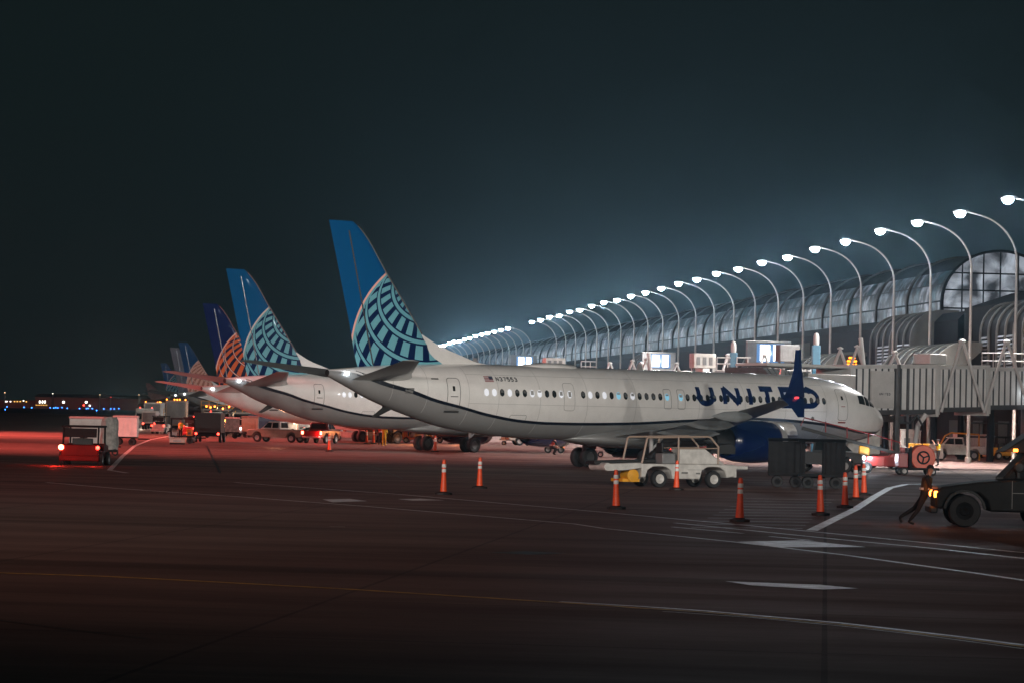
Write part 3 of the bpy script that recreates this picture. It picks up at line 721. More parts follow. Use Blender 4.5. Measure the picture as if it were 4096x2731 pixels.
    # undercarriage
    for s, lat, wr, gap in ((4.1, 0, .34, .2), (21.3, 2.86, .56, .43), (21.3, -2.86, .56, .43)):
        ge = T('landing_gear', '', '', (0, 0, 0)); del ge['label']; del ge['category']; ge.parent = t
        m = MB(); m.cyl((-s, lat, wr), (-s, lat, 1.9), .12, 10); m.cyl((-s, lat-gap-.05, wr), (-s, lat+gap+.05, wr), .07, 8); m.cyl((-s, lat, 1.1), (-s+.9, lat, 1.8), .06, 8); m.build('strut', mat('gear_white', (.4, .4, .4), .4), ge)
        for q in (-1, 1):
            m = MB(); wdt = .19 if wr > .5 else .1
            m.lathe([(wr*.55, -wdt), (wr*.9, -wdt), (wr, -wdt*.6), (wr, wdt*.6), (wr*.9, wdt), (wr*.55, wdt), (wr*.5, 0)], c=(-s, lat+q*gap, wr), axis='y', n=24); wl = m.build('wheel', RUBBER, ge)
            m = MB(); m.lathe([(0, -wdt*.7), (wr*.5, -wdt*.9), (wr*.56, -wdt*.5), (wr*.56, wdt*.5), (wr*.5, wdt*.9), (0, wdt*.7)], c=(-s, lat+q*gap, wr), axis='y', n=16); m.build('rim', mat('wheel_rim_grey', (.06, .06, .06), .5, .3), wl)
    # cockpit glass
    for sg in (-1, 1):
        for (pts) in ([(2.55, 4.28), (3.1, 4.38), (3.25, 3.86), (2.9, 3.80)], [(3.2, 4.40), (3.85, 4.42), (3.95, 3.94), (3.33, 3.87)], [(1.95, 4.02), (2.5, 4.27), (2.82, 3.82), (2.2, 3.72)]):
            m = MB(); q = pts; vs = []
            for j in range(4):
                for i in range(4):
                    u, v = i/3, j/3
                    s = (q[0][0]*(1-u)+q[1][0]*u)*(1-v)+(q[3][0]*(1-u)+q[2][0]*u)*v; z = (q[0][1]*(1-u)+q[1][1]*u)*(1-v)+(q[3][1]*(1-u)+q[2][1]*u)*v
                    vs.append(side(s, z, .012, sg))
            m.add(vs, [(j*4+i, j*4+i+1, j*4+i+5, j*4+i+4) for j in range(3) for i in range(3)]); m.build('cockpit_window', DARKGLASS, t)
    if detail == 2:                       # skin joints
        m = MB()
        for s in (6.9, 10.2, 13.4, 16.9, 21.6, 25.1, 28.4, 31.2, 33.1, 35.6, 37.6):
            for sg in (-1, 1):
                vs = []
                for z in np.linspace(BOTF(s)+.25, TOPF(s)-.02, 24): vs += [side(s-.011, z, .006, sg), side(s+.011, z, .006, sg)]
                m.add(vs, [(2*i, 2*i+1, 2*i+3, 2*i+2) for i in range(23)])
        for z in (3.42, 4.95):
            for sg in (-1, 1):
                st = np.linspace(6.9, 33.1, 60); vs = []
                for s in st: vs += [side(s, z-.009, .006, sg), side(s, z+.009, .006, sg)]
                m.add(vs, [(2*i, 2*i+1, 2*i+3, 2*i+2) for i in range(59)])
        m.build('skin_joint', mat('skin_joint_line', (.36, .35, .34), .5), t)
    # doors, exits, windows on both sides
    lit = {-7: 0, 18: 1}
    rng = random.Random(5)
    for sg in (-1, 1):
        def outline(nm, *a, **k):
            m = MB(); soutline(m, *a, sg=sg, **k); return m.build(nm, SEAM, t)
        dr = outline('aft_door', 33.65, 34.42, 3.05, 4.72, r=.16, wd=.035)
        m = MB(); srect(m, 33.97, 34.12, 4.05, 4.30, sg=sg, off=.02); m.build('door_window', DARKGLASS, dr)
        m = MB(); srect(m, 33.80, 34.25, 3.74, 3.78, sg=sg, off=.03, n=1); srect(m, 33.6, 34.45, 2.92, 3.02, sg=sg, off=.03, n=1); m.build('door_handle', DKMETAL, dr)
        dr = outline('forward_door', 5.1, 5.92, 2.95, 4.74, r=.16, wd=.03)
        m = MB(); srect(m, 5.42, 5.60, 4.12, 4.34, sg=sg, off=.02); m.build('door_window', DARKGLASS, dr)
        m = MB(); srect(m, 5.35, 5.7, 3.72, 3.76, sg=sg, off=.03, n=1); srect(m, 5.2, 5.85, 2.78, 2.86, sg=sg, off=.03, n=1); m.build('door_handle', RED, dr)
        for s0 in (17.98, 19.0): outline('wing_exit', s0, s0+.54, 3.38, 4.45, r=.10, wd=.028)
        outline('mid_exit', 26.0, 26.75, 3.15, 4.62, r=.16, wd=.02)
        outline('cargo_door', 29.2, 30.3, 2.05, 2.85, r=.08, wd=.02)
        if detail >= 1:
            ns = [i for i in range(-7, 43) if i not in (16, 30)]
            if detail == 1: ns = [i for i in ns if i < 12 or i > 26]
            for i in ns:
                s = 10.67+.508*i
                if i == 31: s = 26.35
                if i == 32: s = 26.95
                m = MB(); srect(m, s-.145, s+.145, 3.83, 4.22, off=.014, n=6, sg=sg, rnd=.75)
                u = rng.random(); islit = i in (15, 17, 22, 24, 26, 28, 31, 32, 36, 35, 39, 41, 42) if sg < 0 else u < .3
                mt = DARKGLASS if not islit else (BLUEWIN if i in (15, 17, 24) else LITWIN)
                wo_ = m.build('window', mt, t)
                if detail == 2:
                    u2 = rng.choice((.0, .35, .55, .8, 1.0))
                    if (islit and u2 > 0) or (not islit and u2 > .5):
                        m = MB(); srect(m, s-.10, s+.10, 4.19-.30*u2, 4.17, off=.020, n=3, sg=sg); m.build('shade', mat('window_shade', (.30, .30, .29), .6) if islit else mat('window_shade_dim', (.07, .07, .07), .6), wo_)
    if names:
        m = MB()
        for ch, s0, wd in (('U', 17.05, 1.34), ('N', 15.09, 1.36), ('I', 13.13, .36), ('T', 12.25, 1.32), ('E', 10.55, 1.12), ('D', 9.05, 1.60)):
            m = MB(); letter(m, ch, 0, 0, wd, 1.22, .31, lambda x, y, li, s0=s0: side(s0-x, 3.57+y, .016+.003*li)); m.build('letter', NAVY, t)
        m = MB()
        for i, ch in enumerate('N37553'):
            letter(m, ch, 0, 0, .20, .24, .052, lambda x, y, li, i=i: side(31.22-.25*i-x, 4.62+y, .014+.002*li))
        m.build('registration', mat('registration_black', (.03, .03, .035), .4), t)
        fl = MB()
        for i in range(7): srect(fl, 31.98, 31.40, 4.58+.042*i, 4.58+.042*(i+1), off=.014, n=1, mi=i % 2)
        srect(fl, 31.66, 31.40, 4.71, 4.875, off=.018, n=1, mi=2)
        fl.build('flag', [mat('flag_red', (.25, .05, .06), .5), mat('flag_white', (.45, .42, .42), .5), mat('flag_blue', (.02, .025, .05), .5)], t)
        m = MB(); srect(m, 34.9, 35.35, 4.62, 4.70, off=.014, n=1); srect(m, 36.4, 36.9, 3.85, 4.15, off=.01, n=2); m.build('service_panel', SEAM, t)
        m = MB(); m.lathe([(.10, 0), (.13, .03), (.0, .05)], c=(-8.0, -1.86, 3.0), axis='y', n=12); m.build('cargo_vent', SEAM, t)
    return t
TH = 0.896225
NOSE = Vector((22.6106, 180.247, 0))
HD = Vector((math.sin(TH), math.cos(TH), 0)); STB = Vector((math.cos(TH), -math.sin(TH), 0))
RZA = math.pi/2 - TH
GL_TEAL = globe_mat('globe_fin_teal', (0.002, 0.075, 0.21), (0.14, 0.36, 0.42), (0.002, 0.012, 0.055), (0.14, 0.36, 0.42), (0.75, 0.40, 0.34))
GL_TEAL2 = globe_mat('globe_fin_teal_pale_rim', (0.002, 0.082, 0.22), (0.15, 0.38, 0.44), (0.002, 0.016, 0.065), (0.15, 0.38, 0.44), (0.62, 0.56, 0.52))
GL_GOLD = globe_mat('globe_fin_gold', (0.002, 0.014, 0.085), (0.62, 0.13, 0.04), (0.004, 0.012, 0.045), (0.75, 0.48, 0.40), (0.75, 0.50, 0.42), lats=(66, 52, 38, 24, 10), linew=.55)
GL_PALE = globe_mat('globe_fin_pale_orange', (0.002, 0.05, 0.15), (0.75, 0.42, 0.33), (0.45, 0.16, 0.11), (0.75, 0.48, 0.40), (0.75, 0.50, 0.42), lats=(66, 52, 38, 24, 10), linew=.55)
GREYFIN = mat('grey_blue_fin_paint', (0.17, 0.17, 0.21), .4, noise=.1)
AG = 'airliners parked nose-in at the gates'
air1 = make_airliner('airliner', 'nearest white airliner with teal globe fin, blue engines and UNITED lettering, parked side-on', NOSE, RZA, AG, GL_TEAL, names=True)
N2 = Vector((11.9, 237.2, 0)); N3 = Vector((3.8, 286.6, 0)); N4 = Vector((-19.0, 486.0, 0)); N5 = Vector((-25.0, 527.5, 0)); N6 = Vector((-48.1, 712.2, 0))
air2 = make_airliner('airliner', 'second white airliner, its teal globe fin and tail cone just left of the nearest one', N2, RZA, AG, GL_TEAL2, detail=1)
air3 = make_airliner('airliner', 'third airliner, with the navy fin and glowing orange and gold globe', N3, RZA, AG, GL_GOLD, detail=1, stripe=False)
air3.scale = (.96, .94, .94)
air4 = make_airliner('airliner', 'far airliner, blue fin with a pale orange globe, just left of the gold globe tail', N4, RZA, AG, GL_PALE, detail=0)
air5 = make_airliner('airliner', 'far airliner with a plain grey-violet fin between two blue ones', N5, RZA, AG, GREYFIN, detail=0, blue=False)
air6 = make_airliner('airliner', 'farthest airliner of the row, leftmost blue fin with a pale teal globe', N6, RZA, AG, GL_TEAL, detail=0)
# open hold door and the lamps working there
m = MB(); rg = []
for a_ in np.linspace(-10, 75, 8):
    rg.append([(-s, -1.55-.75*math.sin(R(a_)), 2.75-.95*(1-math.cos(R(a_)))) for s in (9.6, 10.9)] + [(-s, -1.50-.70*math.sin(R(a_)), 2.72-.95*(1-math.cos(R(a_)))) for s in (10.9, 9.6)])
m.loft(rg); m.build('hold_door', WHITE, air1)
light('POINT', (-8.0, -3.6, .9), 60, (.45, .65, 1.0), .15, parent=air1, name='hold_work_lamp')
light('POINT', (-11.6, -3.4, .9), 60, (1.0, .45, .22), .15, parent=air1, name='hold_work_lamp')
for lc, o in (((-40.2, -1.0, 4.85), air1), ((-40.2, -1.0, 4.85), air2)):
    light('POINT', lc, 14, (.8, .9, 1.0), .12, parent=o, name='tail_light_glow')

# ------------------------------------------------------------------ boarding bridges
def tunnel(m, x0, x1, zf0, zf1, ht, wd, rib=.50):
    L = x1-x0; n = int(L/rib); up = (zf1-zf0)/L
    for sg in (-1, 1):
        pts = []
        for i in range(n):
            x = x0+L*i/n; d = L/n
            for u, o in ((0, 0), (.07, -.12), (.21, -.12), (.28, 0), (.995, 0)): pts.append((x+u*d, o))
        vs = []
        for x, o in pts:
            y = sg*(wd/2+o); z = zf0+(x-x0)*up
            vs += [(x, y, z+.12), (x, y, z+ht-.12)]
        m.add(vs, [(2*i, 2*i+1, 2*i+3, 2*i+2) for i in range(len(pts)-1)])
        for i in range(len(pts)-1):
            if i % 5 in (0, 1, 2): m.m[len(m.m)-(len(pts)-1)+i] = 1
    return m
def slab(m, x0, x1, z0, z1, th, wd, mi=0):
    m.loft([[(x, y, z+q) for y, q in ((-wd/2, -th/2), (wd/2, -th/2), (wd/2, th/2), (-wd/2, th/2))] for x, z in ((x0, z0), (x1, z1))], mi)
def make_bridge(label, loc, rz, group):
    t = T('jet_bridge', label, 'jet bridge', loc, rz, group)
    secs = [(0, 7.4, 3.40, 3.62, 2.85, 3.0), (7.4, 11.9, 3.72, 3.85, 2.68, 2.75), (11.9, 23.5, 3.95, 4.25, 2.45, 2.5)]
    for i, (x0, x1, a, b, h, wd) in enumerate(secs):
        s = T('tunnel_section', '', '', (0, 0, 0)); del s['label']; del s['category']; s.parent = t
        m = MB(); tunnel(m, x0, x1, a, b, h, wd); m.build('corrugated_wall', [CORR, mat('corrugation_groove_shade', (.07, .07, .072), .6)], s, smooth=20)  # groove faces darkened, painting in the shade of deep corrugations
        m = MB(); slab(m, x0-.05, x1+.05, a+h, b+h, .24, wd+.22); slab(m, x0-.05, x1+.05, a, b, .3, wd+.16, 1); m.build('roof_and_floor_beams', [BRIDGEW, BRIDGED], s)
        for x in (x0+.12, x1-.1):
            m = MB(); m.loft([[(x+q, y, z) for y, z in ((-wd/2-.12, 3.3+.13*i), (wd/2+.12, 3.3+.13*i), (wd/2+.12, a+h+.1), (-wd/2-.12, a+h+.1))] for q in (-.12, .12)]); m.build('end_frame', BRIDGEW, s)
    # notice board with a small mark near the cab end
    m = MB(); m.bb(1.7, 3.6, -1.66, -1.60, 3.75, 6.05); nb = m.build('notice_panel', BRIDGEW, t)
    m = MB()
    for i, ch in enumerate('UNITED'): letter(m, ch, 0, 0, .13, .16, .03, lambda x, y, li, i=i: (2.35+.16*i+x, -1.672-.001*li, 4.55+y))
    m.build('small_lettering', STRIPE, nb)
    # cab
    m = MB(); m.bb(-5.2, .2, -1.9, 2.2, 3.1, 5.75); m.build('cab', BRIDGEW, t, bevel=.06)
    m = MB(); slab(m, -6.6, .3, 6.2, 6.2, .12, 3.0); m.bb(-6.0, -1.0, -1.2, 1.6, 6.1, 6.32); m.build('cab_roof', BRIDGEW, t)
    m = MB()
    for i in range(9):
        a0 = -7.4 + i*.42
        m.loft([[(a0+q, y, z) for y, z in ((-2.6+.10*i, 3.2), (-2.75+.10*i, 5.45), (-2.0, 6.02-.03*i), (1.6, 6.02-.03*i), (1.6, 3.2))] for q in ((0, .34) if i % 2 else (.06, .30))])
    m.build('accordion_canopy', mat('canopy_dark_fabric', (.07, .07, .068), .75, noise=.3), t)
    # supports: drive column, lift frames, stairs
    m = MB()
    for y in (-1.5, 1.5):
        m.cyl((4.0, y, .6), (4.0, y, 6.5), .2, 10); m.cyl((4.9, y, .6), (4.9, y, 6.4), .09, 8)
    m.box((4.2, 0, 3.1), (.5, 3.4, .4)); m.box((4.2, 0, .75), (1.0, 2.6, .5)); m.build('drive_column', BRIDGED, t)
    for y in (-1.0, 1.0):
        m = MB(); m.lathe([(.25, -.18), (.5, -.18), (.5, .18), (.25, .18)], c=(4.2, y, .5), axis='y', n=18); m.build('wheel', RUBBER, t)
    for x, z1, hw in ((1.6, 7.35, .55), (3.0, 7.5, .6), (6.2, 7.25, .6)):
        m = MB(); m.tube([(x-hw, 1.2, 6.2), (x, 1.2, z1), (x+hw, 1.2, 6.25)], .11, 8); m.lathe([(0, 0), (.18, .02), (.2, .1), (0, .2)], c=(x, 1.2, z1), n=10); m.build('roof_truss', BRIDGEW, t)
    for x, z1, hw in ((9.4, 8.0, 1.35), (13.3, 8.1, 1.5)):
        m = MB(); m.tube([(x-hw*1.4, -1.75, 3.6), (x-.1, -1.55, z1)], .10, 8); m.tube([(x+.1, -1.55, z1), (x+hw*1.3, -1.75, 3.8)], .10, 8)
        m.lathe([(0, 0), (.22, .02), (.24, .12), (0, .25)], c=(x, -1.55, z1), n=10); m.build('lift_frame', BRIDGEW, t)
    m = MB(); m.cyl((3.4, 1.0, 6.3), (3.1, 1.0, 8.1), .14, 8); m.build('vent_pipe', BRIDGEW, t)
    m = MB(); m.bb(7.2, 8.6, -1.0, .6, 6.6, 7.25); m.build('roof_unit', BRIDGEW, t, bevel=.05)
    # service stair beside the cab
    m = MB(); m.bb(-1.2, 1.4, -2.9, -1.95, .9, 3.1); m.build('equipment_cabinet', GSEW, t, bevel=.05)
    m = MB(); m.bb(-.5, .1, -2.95, -2.9, 1.9, 2.7); m.build('cabinet_window', DARKGLASS, t)
    m = MB(); m.cyl((16.8, 0, 0), (16.8, 0, 4.0), .45, 12); m.cyl((23.5, 0, 0), (23.5, 0, 4.2), .4, 12); m.build('column', BRIDGED, t)
    # railing and lamp
    m = MB()
    for z in (7.0, 7.5): m.cyl((13.5, .9, z), (21.5, .9, z+.1), .035, 5)
    for x in np.arange(13.5, 21.6, 1.0): m.cyl((x, .9, 6.5), (x, .9, 7.55), .03, 5)
    m.build('roof_railing', BRIDGEW, t)
    m = MB(); m.lathe([(0, -.14), (.2, -.1), (.2, .1), (0, .14)], c=(15.9, -2.1, 4.9), axis='y', n=12); m.build('work_lamp', E_HEAD, t)
    light('SPOT', (15.9, -3.0, 4.9), 12, (.9, .95, 1), .15, (13.5, -9, 0), 150, .6, t)
    return t
BG = 'boarding bridges serving the parked airliners'
br1 = make_bridge('nearest light grey corrugated boarding bridge, reaching the right edge from behind the airliner nose', (19.95, 186.0, 0), R(35), BG)
sh = Vector((N2.x-NOSE.x, N2.y-NOSE.y, 0))
dup(br1, Vector((19.95, 186, 0))+sh, R(35), 'second boarding bridge, mostly hidden behind the middle of the white fuselage', BG)
sh = Vector((N3.x-NOSE.x, N3.y-NOSE.y, 0))
dup(br1, Vector((19.95, 186, 0))+sh, R(35), 'third boarding bridge, only its roof showing behind the dorsal fin', BG)
# amber matrix sign on the bridge roof
p = D(3408, 1450, 192)
r = T('amber_sign', 'small black sign of amber dots on the boarding bridge roof', 'sign', (p.x, p.y, 6.5), .3)
m = MB(); m.bb(-.42, .62, -.06, .06, -.1, .62); m.build('housing', BLACK, r)
m = MB(); rr_ = random.Random(2)
for j in range(3):
    for i in range(6):
        if (i+j*2) % 5 != 4: m.lathe([(0, -.03), (.07, -.02), (.07, .02), (0, .03)], c=(-.32+i*.11, -.09, .02+j*.21), axis='y', n=8)
r_ = m.build('dots', emitter('amber_dot', (1, .25, .01), 5), r)
# equipment on fixed walkway roofs
def unit(name, label, cat, px, py, Y, W, Hh, Dp, m_=GSEW, legs=True, group=None):
    p = D(px, py, Y); t = T(name, label, cat, (p.x, p.y, 0), .25, group)
    m = MB(); m.bb(-W/2, W/2, 0, Dp, p.z-Hh/2, p.z+Hh/2); m.build('casing', m_, t, bevel=.05)
    m = MB()
    for i in range(3): m.bb(-W*.38+i*W*.28, -W*.38+i*W*.28+W*.16, -.03, 0, p.z-Hh*.3, p.z+Hh*.25)
    m.build('grille', GSEG, t)
    if legs:
        m = MB()
        for x in (-W*.4, W*.4): m.cyl((x, Dp/2, 0), (x, Dp/2, p.z-Hh/2), .12, 8)
        m.build('support', BRIDGED, t)
    return t
RU = 'white plant boxes on the walkway roofs'
unit('roof_plant', 'white plant box with pipes right of the middle display, above the fuselage', 'plant unit', 2820, 1442, 226, 1.75, 1.1, 1.2, group=RU)
unit('roof_plant', 'pinkish white plant box left of the antenna dome on the fuselage crown', 'plant unit', 2222, 1452, 283, 1.9, 1.0, 1.2, group=RU)
unit('roof_plant', 'long grey cabin box right of the nearest display, behind the winglet', 'plant unit', 3160, 1412, 232, 1.6, 1.3, 1.2, GSEG, group=RU)
def capped(px, py0, py1, Y, label):
    a, b = D(px, py0, Y), D(px, py1, Y)
    t = T('capped_column', label, 'column', (a.x, a.y, 0), 0, 'blue steel columns with grey caps')
    m = MB(); m.box((0, 0, b.z/2), (.55, .55, b.z)); m.build('post', BLUESTEEL, t, bevel=.04)
    m = MB(); m.lathe([(.16, 0), (.2, .1), (.2, .6), (.13, .8), (0, .85)], c=(0, 0, b.z), n=12); m.build('cap', BRIDGEW, t)
capped(2932, 1500, 1410, 222, 'blue steel column with a round grey cap left of the nearest display')
capped(3263, 1470, 1381, 205, 'thick blue steel column with a round grey cap right of the winglet')
def rail(px0, px1, py, Y, label):
    a, b = D(px0, py, Y), D(px1, py, Y); W = b.x-a.x
    t = T('walkway_railing', label, 'railing', (a.x, a.y, 0), 0, 'white railings on the walkway roofs')
    z = a.z; m = MB()
    for q in (0, -.45, -.95): m.cyl((0, 0, z+q), (W, 0, z+q), .05, 5)
    for i in range(int(W/.8)+1): m.cyl((i*.8, 0, z-.95), (i*.8, 0, z), .04, 5)
    m.build('rails', BRIDGEW, t)
    m = MB(); m.bb(-.1, W+.1, 0, .8, z-1.3, z-.96); m.cyl((W/2, .3, 0), (W/2, .3, z-1.3), .2, 8); m.build('walkway_deck', GSEG, t)
rail(2868, 2922, 1429, 221, 'white roof railing left of the blue capped column')
rail(2948, 3003, 1429, 221, 'white roof railing between the blue capped column and the nearest display')
rail(2325, 2385, 1444, 262, 'white roof railing just behind the antenna dome')

# ------------------------------------------------------------------ traffic cones
def make_cone():
    t = T('traffic_cone', '', 'traffic cone')
    m = MB(); m.lathe([(.0, 0), (.30, 0), (.30, .07), (.17, .10), (.13, .12), (0, .12)], n=8); m.build('base', BLACK, t)
    m = MB(); m.lathe([(.0, .10), (.125, .11), (.10, .45), (.078, .80), (.072, 1.08), (.066, 1.16), (.055, 1.20), (.055, 1.24), (0, 1.26)], n=16); m.build('tube', ORANGE, t)
    for z in (.80, .97):
        m = MB(); m.lathe([(.080, z), (.084, z+.01), (.079, z+.115), (.074, z+.12)], n=16); m.build('reflective_band', REFLECT, t)
    return t
cone0 = make_cone()
CONES = [(1774, 1977, 'orange cone with two white bands standing alone left of centre, nearer of the pair'), (1918, 1952, 'orange cone right of its pair, behind and right of the lone left one'),
 (2465, 2035, 'orange cone in front of the yellow drum of the white belt loader'), (2705, 1958, 'orange cone standing between the two wheels of the white belt loader'),
 (2958, 2085, 'dark red cone right of the belt loader, nearest to the camera'), (3282, 2060, 'orange cone in the hatched area beside the diagonal white line'),
 (3380, 2030, 'brightest orange cone where the diagonal white line starts, nearest of three'), (3424, 1999, 'middle cone of the three lined up along the diagonal white line'),
 (3456, 1979, 'farthest cone of the three lined up along the diagonal white line'), (1740, 1806, 'red cone in front of the second airliner under the near tail'),
 (1318, 1804, 'small dark red cone behind the red tail lights of the low car'), (1467, 1773, 'left cone of a close pair beside the worker in yellow'),
 (1494, 1773, 'right cone of a close pair beside the worker in yellow'), (1803, 1774, 'far red cone under the belly of the near airliner')]
for i, (x, y, lb) in enumerate(CONES):
    q = g(x, y)
    if i == 0: cone0.location = q; cone0['label'] = lb; cone0['group'] = 'orange safety cones on the apron'
    else:
        k_ = dup(cone0, q, i*.7, lb, 'orange safety cones on the apron'); k_.rotation_euler = (random.uniform(-.04, .04), random.uniform(-.04, .04), i*.7); k_.scale = (1, 1, random.uniform(.95, 1.04))

# ------------------------------------------------------------------ ground vehicles
def wheels(t, pts, r, w_=.22, hub=True, rim=None):
    for x, y in pts:
        m = MB(); m.lathe([(r*.55, -w_/2), (r*.92, -w_/2), (r, -w_*.3), (r, w_*.3), (r*.92, w_/2), (r*.55, w_/2), (r*.5, 0)], c=(x, y, r), axis='y', n=20); wl = m.build('wheel', RUBBER, t)
        if hub:
            m = MB(); m.lathe([(0, -w_*.3), (r*.25, -w_*.45), (r*.3, -w_*.35), (r*.55, -w_*.5), (r*.58, -w_*.3), (r*.58, w_*.3), (r*.55, w_*.5), (r*.3, w_*.35), (r*.25, w_*.45), (0, w_*.3)], c=(x, y, r), axis='y', n=16)
            m.build('rim', rim or mat('vehicle_rim', (.35, .34, .33), .4, .3), wl)
def lamp(t, p, r, mt, name='headlight', pw=0, col=(1, 1, 1), aim=None):
    m = MB(); ax = 'x'; m.lathe([(0, -.03), (r, -.02), (r, .02), (0, .04)], c=p, axis=ax, n=12); o = m.build(name, mt, t)
    if pw: light('POINT', (p[0]+(.25 if aim is None else aim), p[1], p[2]), pw, col, .06, parent=t, name=name+'_glow')
    return o
def pickup(label, pos, rz, paint, length=5.4, w_=1.9, tail=None, head=None, group=None, cat='pickup truck', name='pickup_truck', topper=False, two=None):
    t = T(name, label, cat, pos, rz, group); L = length/2; hw = w_/2; body2 = two or paint
    m = MB(); pr = [(L, .55), (L, .95), (L-.1, 1.08), (1.15, 1.16), (-L, 1.12), (-L, .5), (-L+.55, .45), (-L+.7, .8), (-L+1.0, .92), (-L+1.35, .8), (-L+1.5, .42), (L-1.45, .42), (L-1.3, .8), (L-1.0, .92), (L-.7, .8), (L-.5, .5)]
    m.prism(pr, -hw, hw); m.build('body', paint, t, bevel=.05)
    c0, c1 = (-.55, 1.35)
    m = MB(); m.loft([[(c0, -hw+.04, 1.12), (c1, -hw+.04, 1.15), (c1, hw-.04, 1.15), (c0, hw-.04, 1.12)], [(c0+.08, -hw+.2, 1.80), (c1-.72, -hw+.2, 1.80), (c1-.72, hw-.2, 1.80), (c0+.08, hw-.2, 1.80)]]); cab = m.build('cab', body2, t, bevel=.05)
    for sg in (-1, 1):
        m = MB(); q = lambda x, z: (x, sg*(hw-.04-.16*(z-1.12)/.68+.012), z)
        m.add([q(c0+.15, 1.24), q(c0+.78, 1.24), q(c0+.78, 1.70), q(c0+.22, 1.70)], [(0, 1, 2, 3)]); m.add([q(c0+.86, 1.24), q(c1-.28, 1.26), q(c1-.66, 1.70), q(c0+.86, 1.70)], [(0, 1, 2, 3)]); m.build('side_window', DARKGLASS, t)
    m = MB(); m.add([(c1-.06, -hw+.2, 1.22), (c1-.06, hw-.2, 1.22), (c1-.60, hw-.32, 1.74), (c1-.60, -hw+.32, 1.74)], [(0, 1, 2, 3)]); m.build('windscreen', DARKGLASS, t)
    m = MB(); m.add([(c0-.02, -hw+.25, 1.26), (c0-.02, hw-.25, 1.26), (c0+.05, hw-.34, 1.70), (c0+.05, -hw+.34, 1.70)], [(0, 1, 2, 3)]); m.build('rear_window', DARKGLASS, t)
    m = MB(); m.bb(-L+.1, c0-.15, -hw+.12, hw-.12, 1.121, 1.135); m.build('load_bed', GSED, t)
    m = MB(); m.bb(-L-.12, -L+.02, -hw+.1, hw-.1, .45, .62); m.build('rear_bumper', METAL, t, bevel=.03)
    m = MB(); m.bb(L-.02, L+.1, -hw+.05, hw-.05, .42, .62); m.build('front_bumper', METAL, t, bevel=.03)
    wheels(t, [(L-1.0, -hw+.08), (L-1.0, hw-.08), (-L+1.0, -hw+.08), (-L+1.0, hw-.08)], .38)
    for sg in (-1, 1):
        m = MB(); m.bb(-L-.03, -L+.05, sg*(hw-.12)-.09, sg*(hw-.12)+.09, .78, 1.04); m.build('tail_light', tail or RED, t)
        m = MB(); m.bb(L-.06, L+.03, sg*(hw-.22)-.14, sg*(hw-.22)+.14, .78, .96); m.build('headlight', head or REFLECT, t)
    return t
def boxtruck(label, pos, rz, cabc, boxc, L=6.5, w_=2.2, h=2.9, name='box_truck', cat='truck', tail=None, head=None, group=None, marks=None, openbox=False):
    t = T(name, label, cat, pos, rz, group); hw = w_/2
    m = MB(); m.bb(-L/2, L/2-.1, -hw*.8, hw*.8, .5, .75); m.build('chassis', GSED, t)
    m = MB(); m.prism([(L/2, .5), (L/2, 1.15), (L/2-.35, 2.05), (L/2-1.7, 2.1), (L/2-1.7, .5)], -hw*.92, hw*.92); m.build('cab', cabc, t, bevel=.06)
    m = MB(); m.add([(L/2-.005, -hw*.8, 1.22), (L/2-.005, hw*.8, 1.22), (L/2-.31, hw*.74, 1.95), (L/2-.31, -hw*.74, 1.95)], [(0, 1, 2, 3)]); m.build('windscreen', DARKGLASS, t)
    for sg in (-1, 1):
        m = MB(); m.add([(x, sg*(hw*.92+.01), z) for x, z in ((L/2-.25, 1.25), (L/2-.5, 1.9), (L/2-1.3, 1.9), (L/2-1.3, 1.25))], [(0, 1, 2, 3)]); m.build('side_window', DARKGLASS, t)
    m = MB(); m.bb(-L/2, L/2-1.85, -hw, hw, .8, h); bx = m.build('cargo_box', boxc, t, bevel=.04)
    m = MB(); m.bb(-L/2-.03, -L/2, -hw*.85, hw*.85, .95, h-.2)
    m.build('rear_door', GSEG if not openbox else BLACK, t)
    wheels(t, [(L/2-.9, -hw+.12), (L/2-.9, hw-.12), (-L/2+1.2, -hw+.12), (-L/2+1.2, hw-.12)], .42)
    for sg in (-1, 1):
        m = MB(); m.lathe([(0, -.05), (.1, -.04), (.1, .02), (0, .03)], c=(-L/2-.02, sg*(hw-.2), .72), axis='x', n=10); m.build('tail_light', tail or E_RED, t)
        m = MB(); m.lathe([(0, -.03), (.13, -.02), (.13, .03), (0, .05)], c=(L/2+.01, sg*(hw-.4), .85), axis='x', n=10); m.build('headlight', head or REFLECT, t)
    if marks:
        for y in marks:
            m = MB(); m.lathe([(0, -.06), (.07, -.04), (.07, .04), (0, .06)], c=(-L/2+.02, y*hw, h+.08), axis='x', n=8); m.build('marker_lamp', E_AMB if boxc is not GSEW else E_RED, t)
    return t
